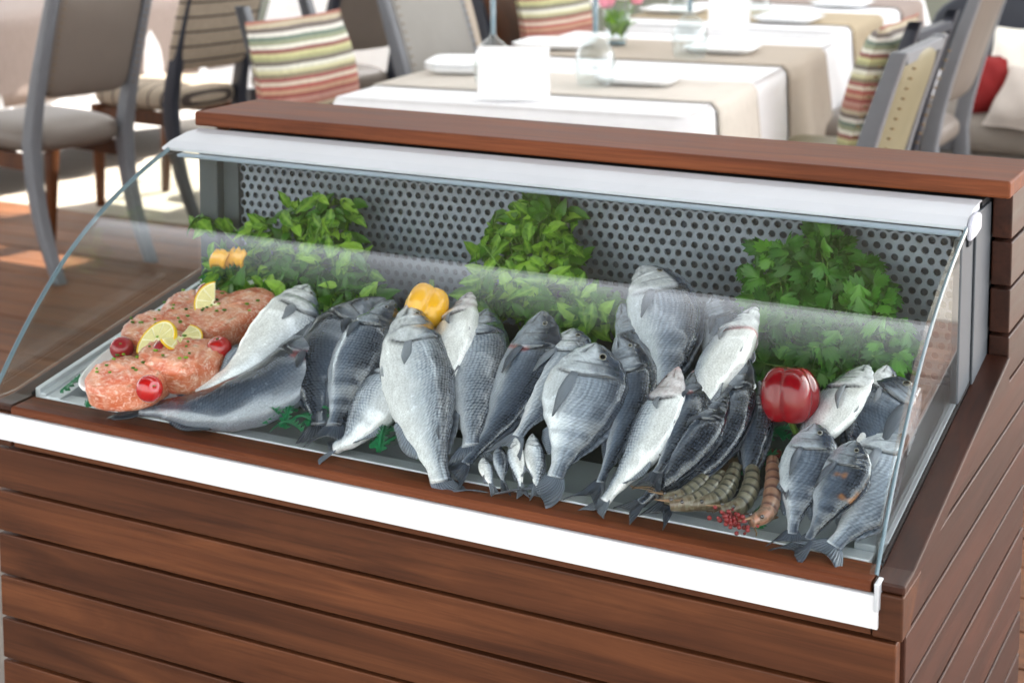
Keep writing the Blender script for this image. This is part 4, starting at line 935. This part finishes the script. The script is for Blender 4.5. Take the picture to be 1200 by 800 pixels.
# ------------------------------------------------------------------ prawns
PL = ['rightmost prawn with pinkish bands beside the small grey bream', 'second prawn from the small grey bream, curled over the red roe', 'middle prawn, greenish with dark bands', 'prawn left of the middle one, under the dark upturned bass', 'leftmost prawn, mostly legs and feelers by the rim']
for i, (pp, lab) in enumerate(zip(PRAWNS, PL)):
    P = [Vector(p) for p in pp]; base = P[1]; root = thing('prawn', base, lab, 'prawn', 0, 'prawns in front of the red pepper')
    pts = [catmull(P, j/24) for j in range(25)]
    rad = [.0055 + .0058*math.sin(math.pi*min(1, (j/24)*.85 + .12)) for j in range(25)]
    v = []; f = []; cols = []; n_ = 18; up = Vector((0, -.3, 1))
    fine = [catmull(P, j/96) for j in range(97)]
    for j, p in enumerate(fine):
        u = j/96; t_ = (fine[min(96, j+1)] - fine[max(0, j-1)]).normalized(); s_ = t_.cross(up).normalized(); w_ = s_.cross(t_)
        seg = (u/.66*6) % 1 if u < .66 else .5; r_ = (.0040 + .0052*math.sin(math.pi*min(1, u*.80 + .14)))*(1 + (.10*(1-seg) - .05 if u < .66 else .06))
        for k in range(n_):
            a = 2*math.pi*k/n_; v.append(p + (s_*math.cos(a) + w_*math.sin(a)*1.05)*r_)
            band = ss(.55, .8, seg)*(1 if u < .66 else 0); nz = .5+.5*noise.noise(Vector((u*20, a, i*4)))
            c = mixc(lin((96, 92, 76)) if i else lin((150, 104, 84)), lin((34, 36, 32)) if i else lin((84, 48, 44)), band*.9); c = mixc(c, lin((150, 142, 122)), .4*nz*(1-band)); c = mixc(c, lin((70, 56, 36)), .7 if u > .66 and nz > .5 else 0); cols.append(c)
    for j in range(96):
        for k in range(n_): k2 = (k+1) % n_; f.append((j*n_+k, j*n_+k2, (j+1)*n_+k2, (j+1)*n_+k))
    f.append(tuple(range(n_))[::-1]); f.append(tuple(96*n_+k for k in range(n_)))
    o = obj('body', v, f, 'prawn_shell', root, True, base); setcol(o, cols)
    # tail fan
    d = (fine[0]-fine[6]).normalized(); s_ = d.cross(up).normalized()
    for k in (-1, 0, 1):
        dd_ = (d + s_*.55*k).normalized(); e_ = dd_.cross(Vector(up)).normalized(); c0_ = fine[0]
        m = MB().grid([[c0_ + dd_*.020*u + e_*w_*.005*(math.sin(math.pi*min(1, u*.8+.15))) for w_ in (-1, 0, 1)] for u in (0, .3, .6, .85, 1)])
        m.done('tail_fan', 'prawn_roe' if i == 0 else 'prawn_leg', root, True, base, solid=.0008)
    lg = MB(); hd_ = fine[-1]; td_ = (fine[-1]-fine[80]).normalized()
    for k in range(10):
        a0 = fine[62 + 3*k]; sgn = 1 if k % 2 else -1; q1 = a0 + Vector((random.gauss(0, .006), -.014 + random.gauss(0, .004), -.004)); q2 = q1 + Vector((random.gauss(-.006, .008), -.010, -.006 + random.gauss(0, .003)))
        q1.y = max(q1.y, .046); q2.y = max(q2.y, .042); lg.tube([a0, inside(q1), inside(q2)], [.0013, .001, .0005], 5)
    lg.done('legs', 'prawn_leg', root, True, base)['kind'] = 'stuff'
    for k in (-1, 1):
        q = [hd_]; dv = td_ + Vector((random.gauss(0, .3), -.1, .25))
        for j in range(9): dv = dv + Vector((random.gauss(-.1, .25), random.gauss(-.04, .12), random.gauss(-.08, .12))); w_ = q[-1] + dv.normalized()*.0055; w_.y = max(w_.y, .040); q.append(inside(w_))
        MB().tube(q, [.0008]*10, 4).done('feeler', 'prawn_leg', root, True, base)
        m = MB().lathe([(0.0001, -.0022), (.0016, -.0015), (.0022, 0), (.0016, .0015), (.0001, .0022)], 8, hd_ - td_*.008 + Vector((.006*k, -.003, .005))); m.done('eye', 'eye_black', root, True, base)
    MB().tube([hd_ - td_*.004 + Vector((0, 0, .004)), hd_ + td_*.016 + Vector((0, 0, .008))], [.0022, .0004], 6).done('rostrum', 'prawn_leg', root, True, base)
c = (Vector(PRAWNS[0][3]) + Vector(PRAWNS[1][3]))/2 + Vector((0, -.01, .0)); root = thing('prawn_roe', c, 'cluster of dark red roe among the prawn heads', 'roe')
m = MB()
for k in range(46):
    p = c + Vector((random.gauss(0, .010), random.gauss(0, .006), random.gauss(0, .005))); r_ = random.uniform(.0016, .0028)
    m.lathe([(.0001, -r_), (r_*.8, -r_*.6), (r_, 0), (r_*.8, r_*.6), (.0001, r_)], 7, p)
o = m.done('roe_grains', 'prawn_roe', root, True, c); o['kind'] = 'stuff'
# ------------------------------------------------------------------ dining furniture
def make_chair(loc, rz, label, group, pad_m, seat_m, frame_m, leg_m=None, nails=False, w=.44, ztop=.98, zpad=(.60, .96), wrap=False):
    root = thing('dining_chair', (loc[0], loc[1], 0), label, 'chair', R(rz), group); leg_m = leg_m or frame_m
    def yb(z):                                        # sabre line of the rear posts
        if z < .45: u = 1 - z/.45; return -.13*u*u
        u = (z-.45)/(.98-.45); return -.15*u**1.25
    for s in (-1, 1):
        zs = [0, .08, .16, .25, .34, .45, .55, .65, .75, .85, .93, ztop]
        MB().bar([(s*w/2, yb(z), z) for z in zs], [.034 + .010*(1-abs(z-.45)/.55) for z in zs], [.036 + .018*(1-abs(z-.45)/.55) for z in zs]).done('rear_post', frame_m, root, True, bevel=.004)
        MB().bar([(s*(w/2-.01), .42, 0), (s*(w/2-.005), .415, .2), (s*w/2, .41, .42)], [.026, .034, .042], [.026, .034, .042]).done('front_leg', leg_m, root, True, bevel=.003)
    MB().box(-w/2+.018, w/2-.018, .395, .43, .355, .415).done('seat_rail', leg_m, root, bevel=.003)
    for s in (-1, 1): MB().box(s*w/2-.012, s*w/2+.012, .02, .40, .36, .415).done('seat_rail', leg_m, root, bevel=.003)
    v, f = pad(w+.045, .47, .115, 5); v = [(x*(1 + .06*y/.235), y + .215, z + .455 + .012*(1-(x/.25)**2)*(1-((y)/.25)**2)) for x, y, z in v]
    obj('seat', v, f, seat_m, root)
    z0, z1 = zpad; v, f = pad(w+.055 if wrap else w-.028, z1-z0, .088 if wrap else .062, 7); v = [(x, yb(z0 + (y + (z1-z0)/2)) + z*1.0 + .012 - .02*(1-(x/.22)**2), (z0+z1)/2 + y) for x, y, z in v]
    bk_ = obj('backrest', v, [q[::-1] for q in f], pad_m, root)
    MB().box(-w/2+.02, w/2-.02, yb(ztop)-.014, yb(ztop)+.018, ztop-.034, ztop-.004).done('top_rail', frame_m, root, bevel=.004)
    if nails:
        m = MB()
        for s in (-1, 1):
            for k in range(14):
                z = z0 + .03 + (z1-z0-.06)*k/13
                for yy in (.036, -.030): m.lathe([(.0001, -.003), (.006, -.001), (.006, .001), (.0001, .003)], 7, (s*(w/2-.022), yb(z) + yy + (.003 if yy > 0 else -.012), z))
        o = m.done('nail_heads', 'nail', bk_, True); o['kind'] = 'stuff'
    return root
LG, RG = 'chairs on the far side of the left table', 'chairs around the white tables'
make_chair((-3.50, 2.70), 80, 'grey framed chair with plain taupe leather back beside the left table', LG, 'leather_taupe', 'leather_taupe', 'frame_grey', 'chair_brown', True, .385)
make_chair((-3.72, 3.66), 84, 'chair with beige and dark striped upholstery and navy legs', LG, 'stripe_beige', 'stripe_beige_seat', 'frame_navy', 'chair_brown', False, .38, .98, (.58, 1.0), True)
make_chair((-2.66, 2.86), -88, 'chair holding the striped cushion, left of the nearest white table', RG, 'leather_taupe', 'leather_taupe', 'frame_grey', None, False, .36, .74, (.54, .73))
make_chair((-2.58, 3.63), -90, 'light grey chair with nail heads beside the plate stack on the white table', RG, 'leather_grey', 'leather_grey', 'frame_grey', None, True, .50, 1.02, (.56, .99))
make_chair((-3.42, 4.30), 78, 'dark taupe chair behind the striped cushion', LG, 'leather_taupe', 'leather_taupe', 'frame_navy', None, False)
make_chair((-2.66, 4.42), -90, 'dark chair with brown wooden back behind the flower vase, holding a striped cushion', RG, 'chair_brown', 'leather_taupe', 'frame_navy', None, False, .5)
make_chair((-.735, 2.50), 92, 'olive backed chair with nail heads nearest the counter on the right', RG, 'leather_olive', 'leather_olive', 'frame_grey', None, True, .46, .935, (.55, .925))
make_chair((-.90, 3.36), 90, 'chair with a striped cushion between the two right-hand chairs', RG, 'leather_olive', 'leather_olive', 'frame_navy', None, False, .46, .90, (.55, .88))
make_chair((-.90, 4.12), 90, 'tall grey chair in front of the grey bench', RG, 'leather_taupe', 'leather_taupe', 'frame_grey', None, False, .46, 1.05, (.58, 1.03))

def cushion(loc, rz, tilt, w, h, d, mat, label, group=None, name='cushion', axis=None):
    root = thing(name, loc, label, 'cushion', R(rz), group); out = []; f = []; n_ = 14
    def cp(u, v_, s):
        th = d/2*((1-abs(u)**3.2)*(1-abs(v_)**3.2))**.55; pin = 1 - .035*(1-u*u)*abs(v_) ; pin2 = 1 - .035*(1-v_*v_)*abs(u)
        p = Vector((w/2*u*pin2, s*th + .004*math.sin(u*7 + v_*5), h/2*v_*pin)); p.rotate(Matrix.Rotation(R(tilt), 3, 'X')); return p
    for s in (1, -1):
        b_ = len(out)
        for i in range(n_+1):
            for j in range(n_+1): out.append(cp(i/n_*2-1, j/n_*2-1, s))
        for i in range(n_):
            for j in range(n_):
                q = (b_+i*(n_+1)+j, b_+i*(n_+1)+j+1, b_+(i+1)*(n_+1)+j+1, b_+(i+1)*(n_+1)+j); f.append(q if s > 0 else q[::-1])
    cv = obj('cover', out, f, mat, root)
    m = MB(); ring_ = [cp(u, v_, 0) for u, v_ in [(-1+i/5, -1) for i in range(10)] + [(1, -1+i/5) for i in range(10)] + [(1-i/5, 1) for i in range(10)] + [(-1, 1-i/5) for i in range(11)]]
    m.tube(ring_, .004, 6, False).done('piping', mat, cv, True)
    return root
CG = 'striped cushions on the dining chairs'
cushion((-2.50, 2.63, .685), -88, 12, .52, .46, .15, 'stripe_multi', 'red, green and cream striped cushion standing on a chair left of the nearest white table', CG)
cushion((-2.53, 4.42, .715), -90, 12, .58, .48, .15, 'stripe_multi', 'striped cushion on the dark chair behind the flower vase', CG)
cushion((-.93, 3.36, .685), 92, 14, .50, .46, .15, 'stripe_multi', 'striped cushion with orange top edge on a chair at the right', CG)

def cloth_off(y, d, side): return .012 + d*(.05 + .055*math.sin(y*8.5 + side*2.1)**2 + .03*math.sin(y*19 + side))
def table(loc, rz, w, l, label, drop, cloth_m, cl_label, runners):
    root = thing('dining_table', (loc[0], loc[1], 0), label, 'table', R(rz), 'dining tables')
    MB().box(-w/2, w/2, -l/2, l/2, .70, .738).done('table_top', 'chair_brown', root, bevel=.004)
    for sx in (-1, 1):
        for sy in (-1, 1): MB().bar([(sx*(w/2-.08), sy*(l/2-.08), 0), (sx*(w/2-.08), sy*(l/2-.08), .70)], .06, .06).done('leg', 'chair_brown', root)
    cl = thing('tablecloth', (loc[0], loc[1], .74), cl_label, 'tablecloth', R(rz), 'white tablecloths')
    # skirt: rounded rectangle perimeter with folds
    per = []; nx, ny, rc = 26, 44, .012
    for i in range(nx): per.append((-w/2 + w*i/nx, -l/2, 0, -1, 0))
    for i in range(ny): per.append((w/2, -l/2 + l*i/ny, 1, 0, 1))
    for i in range(nx): per.append((w/2 - w*i/nx, l/2, 0, 1, 2))
    for i in range(ny): per.append((-w/2, l/2 - l*i/ny, -1, 0, 3))
    depths = [0, .012, .05, .12, .2, .3, .42, drop]
    rows_ = []
    for q, d in enumerate(depths):
        row = []
        for x, y, nx_, ny_, sd_ in per:
            s = y if sd_ in (1, 3) else x; o = cloth_off(s, d, sd_) if q else 0
            cx_ = abs(abs(x) - w/2) + abs(abs(y) - l/2)
            px_ = x + nx_*o; py_ = y + ny_*o
            cr = math.exp(-(min(abs(abs(x)-w/2) if sd_ in (0, 2) else abs(abs(y)-l/2), .3)/.06)**2)*d*.28
            if sd_ in (0, 2): px_ += math.copysign(cr, x)
            else: py_ += math.copysign(cr, y)
            row.append((px_, py_, -d + (.004 if q == 0 else 0)))
        row.append(row[0]); rows_.append(row)
    m = MB().grid(rows_); c_ = len(m.v); m.v.append((0, 0, .004)); n_ = len(per)
    for i in range(n_): m.f.append((c_, i, i+1))
    o = m.done('cloth', cloth_m, cl, True); 
    for p in o.data.polygons:
        if len(p.vertices) == 3: p.use_smooth = False
    for y0, y1, mat, dr, lb in runners:
        rn = thing('table_runner', (loc[0], loc[1], .74), lb, 'table runner', R(rz), 'taupe runners across the tables'); rows_ = []
        prof_ = [(-1, d) for d in (dr, .3, .2, .12, .05, .012)] + [(0, u) for u in (-1, -.5, 0, .5, 1)] + [(1, d) for d in (.012, .05, .12, .2, .3, dr)]
        for k in range(15):
            y = y0 + (y1-y0)*k/14; row = []
            for s, d in prof_:
                if s == 0: row.append((d*(w/2+.002), y, .009))
                else: row.append((s*(w/2 + cloth_off(y, d, 1 if s > 0 else 3) + .008), y + (.03*d*(1 if k == 14 else -1 if k == 0 else 0)), -d))
            rows_.append(row)
        MB().grid(rows_).done('runner', mat, rn, True, solid=.002)
    return root
TA = (-1.715, 3.20); TAr = 6
table(TA, TAr, .98, 1.94, 'nearest dining table right behind the fish counter', .52, 'cloth_white', 'white cloth over the nearest table behind the counter',
      [(-.74, -.30, 'linen_lit', .40, 'grey taupe runner across the near end of the nearest table'), (.12, .72, 'linen_taupe', .42, 'taupe runner across the far end of the nearest table')])
TB = (-1.93, 5.42); TBr = 3
table(TB, TBr, .92, 1.75, 'second dining table beyond the nearest one', .60, 'cloth_white', 'white cloth over the second table beyond the nearest one',
      [(-.68, -.12, 'linen_sand', .46, 'sand coloured runner across the second table'), (.25, .75, 'linen_mauve', .46, 'mauve taupe runner on the far end of the second table')])
TC = (-5.12, 3.75)
table(TC, 3, .92, 3.0, 'long table at the left behind the taupe leather chair', .58, 'cloth_white', 'white cloth under the mauve runner on the left table',
      [(-1.45, 1.40, 'linen_mauve', .36, 'wide mauve taupe runner hanging over the left table')])
TD = (-4.30, 6.2)
table(TD, 8, .95, 1.4, 'far table between the striped chair and the striped cushion', .68, 'cloth_white', 'white cloth on the far table behind the striped chair',
      [(-.5, .3, 'linen_taupe', .46, 'taupe runner on the far table behind the striped chair')])

def on_table(c, rz, x, y): a = R(rz); return (c[0] + x*math.cos(a) - y*math.sin(a), c[1] + x*math.sin(a) + y*math.cos(a))
def plate(x, y, s, rz, label, z=.752, n_=1):
    root = thing('square_plate', (x, y, z), label, 'plate', R(rz), 'square white plates on the tables')
    for q in range(n_):
        rows_ = []
        for r_, zz in ((.0, .004), (.62, .004), (.80, .008), (1.0, .021), (1.02, .020), (.80, .001), (.6, 0), (0, 0)):
            row = []
            for k in range(33):
                a = 2*math.pi*k/32; g = lambda t_: math.copysign(abs(t_)**.32, t_); row.append((s/2*r_*g(math.cos(a)), s/2*r_*g(math.sin(a)), zz + q*.014))
            rows_.append(row)
        MB().grid(rows_).done('plate_body', 'china', root, True)
    return root
plate(-1.47, 2.80, .24, 10, 'square white plate at the near right corner of the nearest table')
plate(-1.54, 3.66, .24, 8, 'square white plate on the far taupe runner of the nearest table')
plate(-2.03, 2.80, .25, 20, 'pair of stacked white plates beside the white menu card', n_=2)
plate(-2.10, 3.52, .25, 8, 'square white plate behind the two inverted wine glasses')
plate(-1.70, 4.84, .26, 4, 'square white plate at the near end of the second table')
plate(-1.72, 5.66, .26, 4, 'square white plate at the far right of the second table')
plate(-2.25, 4.98, .26, 4, 'square white plate behind the vase on the second table')
plate(-4.84, 3.35, .26, 0, 'white plate on the left table behind the taupe leather chair')
def wineglass(x, y, label, s=1.0, z=.752):
    root = thing('wine_glass', (x, y, z), label, 'wine glass', 0, 'inverted wine glasses on the tables')
    MB().lathe([(.036*s, 0), (.041*s, .02*s), (.043*s, .045*s), (.039*s, .07*s), (.026*s, .092*s), (.010*s, .104*s), (.0048*s, .112*s)], 28, cap=False).done('bowl', 'drink_glass', root, True, solid=.0016)
    MB().lathe([(.0058*s, .112*s), (.0054*s, .15*s), (.0056*s, .192*s)], 12).done('stem', 'pane_edge', root, True)
    MB().lathe([(.0045*s, .192*s), (.012*s, .1955*s), (.034*s, .199*s), (.035*s, .2005*s), (.0045*s, .203*s)], 28).done('foot', 'drink_glass', root, True)
wineglass(-1.80, 2.52, 'inverted wine glass just behind the white menu card', 1.3)
wineglass(-1.55, 2.66, 'inverted wine glass between the menu card and the vase', 1.35)
wineglass(-1.57, 3.43, 'inverted wine glass right of the flower vase', 1.35)
wineglass(-2.18, 4.86, 'inverted wine glass on the second table behind the vase')
wineglass(-1.87, 4.98, 'inverted wine glass at the right end of the second table')
def card(x, y, rz, w, h, label):
    root = thing('menu_card', (x, y, .752), label, 'menu card', R(rz), 'white folded cards on the tables')
    for s in (-1, 1):
        MB().prism([(-s*.030, 0), (-s*.027, 0), (s*.0008 - s*.002, h), (-s*.004, h)] if s > 0 else [(.030, 0), (.027, 0), (.0012, h), (.004, h)], 0, -w/2, w/2).done('card_leaf', 'paper_white', root)
card(-1.635, 2.33, 24, .19, .138, 'white folded card standing on the nearest table edge')
card(-1.80, 4.42, 16, .155, .125, 'white folded card at the near end of the second table')
# vase
vx, vy = -1.93, 3.66; vz = .752
vs = thing('flower_vase', (vx, vy, vz), 'glass tumbler vase with green leaves and pink roses', 'vase'); vs.scale = (1.25, 1.25, 1.25)
MB().lathe([(.024, 0), (.027, .004), (.034, .05), (.040, .115)], 28, cap=False).done('tumbler', 'drink_glass', vs, True, solid=.002)
MB().lathe([(.0005, .003), (.024, .003), (.025, .012), (.0005, .012)], 24).done('tumbler_base', 'pane_edge', vs, True)
for k in range(26):
    o = bpy.data.objects.new('leaf', random.choice(MINT)); COL.objects.link(o); o.parent = vs; a = random.uniform(0, 6.28); s = random.uniform(.05, .075)
    o.matrix_local = Matrix.Translation((math.cos(a)*.014, math.sin(a)*.014, random.uniform(.014, .05))) @ Matrix.Rotation(a - 1.57, 4, 'Z') @ Matrix.Rotation(R(random.uniform(66, 88)), 4, 'X') @ Matrix.Scale(s*.9, 4)
for k, (dx, dy, dz, mat, r_) in enumerate(((-.022, -.02, .128, 'petal_pink', .026), (.022, -.006, .150, 'petal_white', .026), (-.004, .02, .165, 'petal_pink', .026), (.055, .01, .136, 'petal_pink', .022), (-.056, .0, .125, 'petal_white', .026), (.05, -.01, .17, 'petal_white', .022))):
    m = MB()
    for ring_ in range(4):
        for q in range(5 + ring_):
            a = 6.2832*q/(5+ring_) + ring_*.6; rr = r_*(.22 + .26*ring_); rows_ = []
            for i in range(4):
                u = i/3; rows_.append([(dx + math.cos(a + w_)*rr*(.55+.45*u), dy + math.sin(a + w_)*rr*(.55+.45*u), dz + r_*(.9*u - .4 - .16*ring_)) for w_ in (-.5, -.25, 0, .25, .5)])
            m.grid(rows_)
    m.done('rose', mat, vs, True, solid=.0008)
    MB().tube([(dx*.3, dy*.3, .03), (dx*.6, dy*.6, .09), (dx, dy, dz - r_*.3)], .002, 6).done('stem', 'herb_stem', vs, True)
# fork at the plate
fk = thing('fork', (-1.33, 2.82, .757), 'small fork beside the near right plate', 'fork', R(96))
MB().bar([(0, -.08, 0), (0, .02, .004), (0, .05, .003)], [.010, .005, .018], [.002, .002, .002]).done('handle', 'steel', fk, True)
for k in range(3): MB().bar([(-.007 + .007*k, .048, .003), (-.007 + .007*k, .095, .006)], .003, .002).done('tine', 'steel', fk)
# bench with cushions
bn = thing('bench', (-.30, 4.98, 0), 'grey upholstered bench at the right with cushions on it', 'bench')
v, f = pad(1.9, .72, .18, 9); obj('seat', [(x, y, z + .37) for x, y, z in v], f, 'bench_grey', bn)
MB().box(-.93, .93, -.33, .34, .02, .30).done('base', 'bench_grey', bn, bevel=.01)
v, f = pad(1.9, .18, .50, 9); obj('backrest', [(x, y + .40, z + .66) for x, y, z in v], f, 'frame_navy', bn)
cushion((-.78, 4.86, .61), -15, -20, .28, .30, .15, 'cushion_white', 'round-cornered white cushion on the grey bench', 'cushions on the bench')
cushion((-.90, 4.76, .55), 25, -18, .20, .22, .10, 'cushion_red', 'red cushion on the grey bench below the white one', 'cushions on the bench')
cushion((-.68, 4.62, .52), -25, -40, .36, .26, .12, 'cushion_pale', 'pale beige cushion lying at the right end of the bench', 'cushions on the bench')
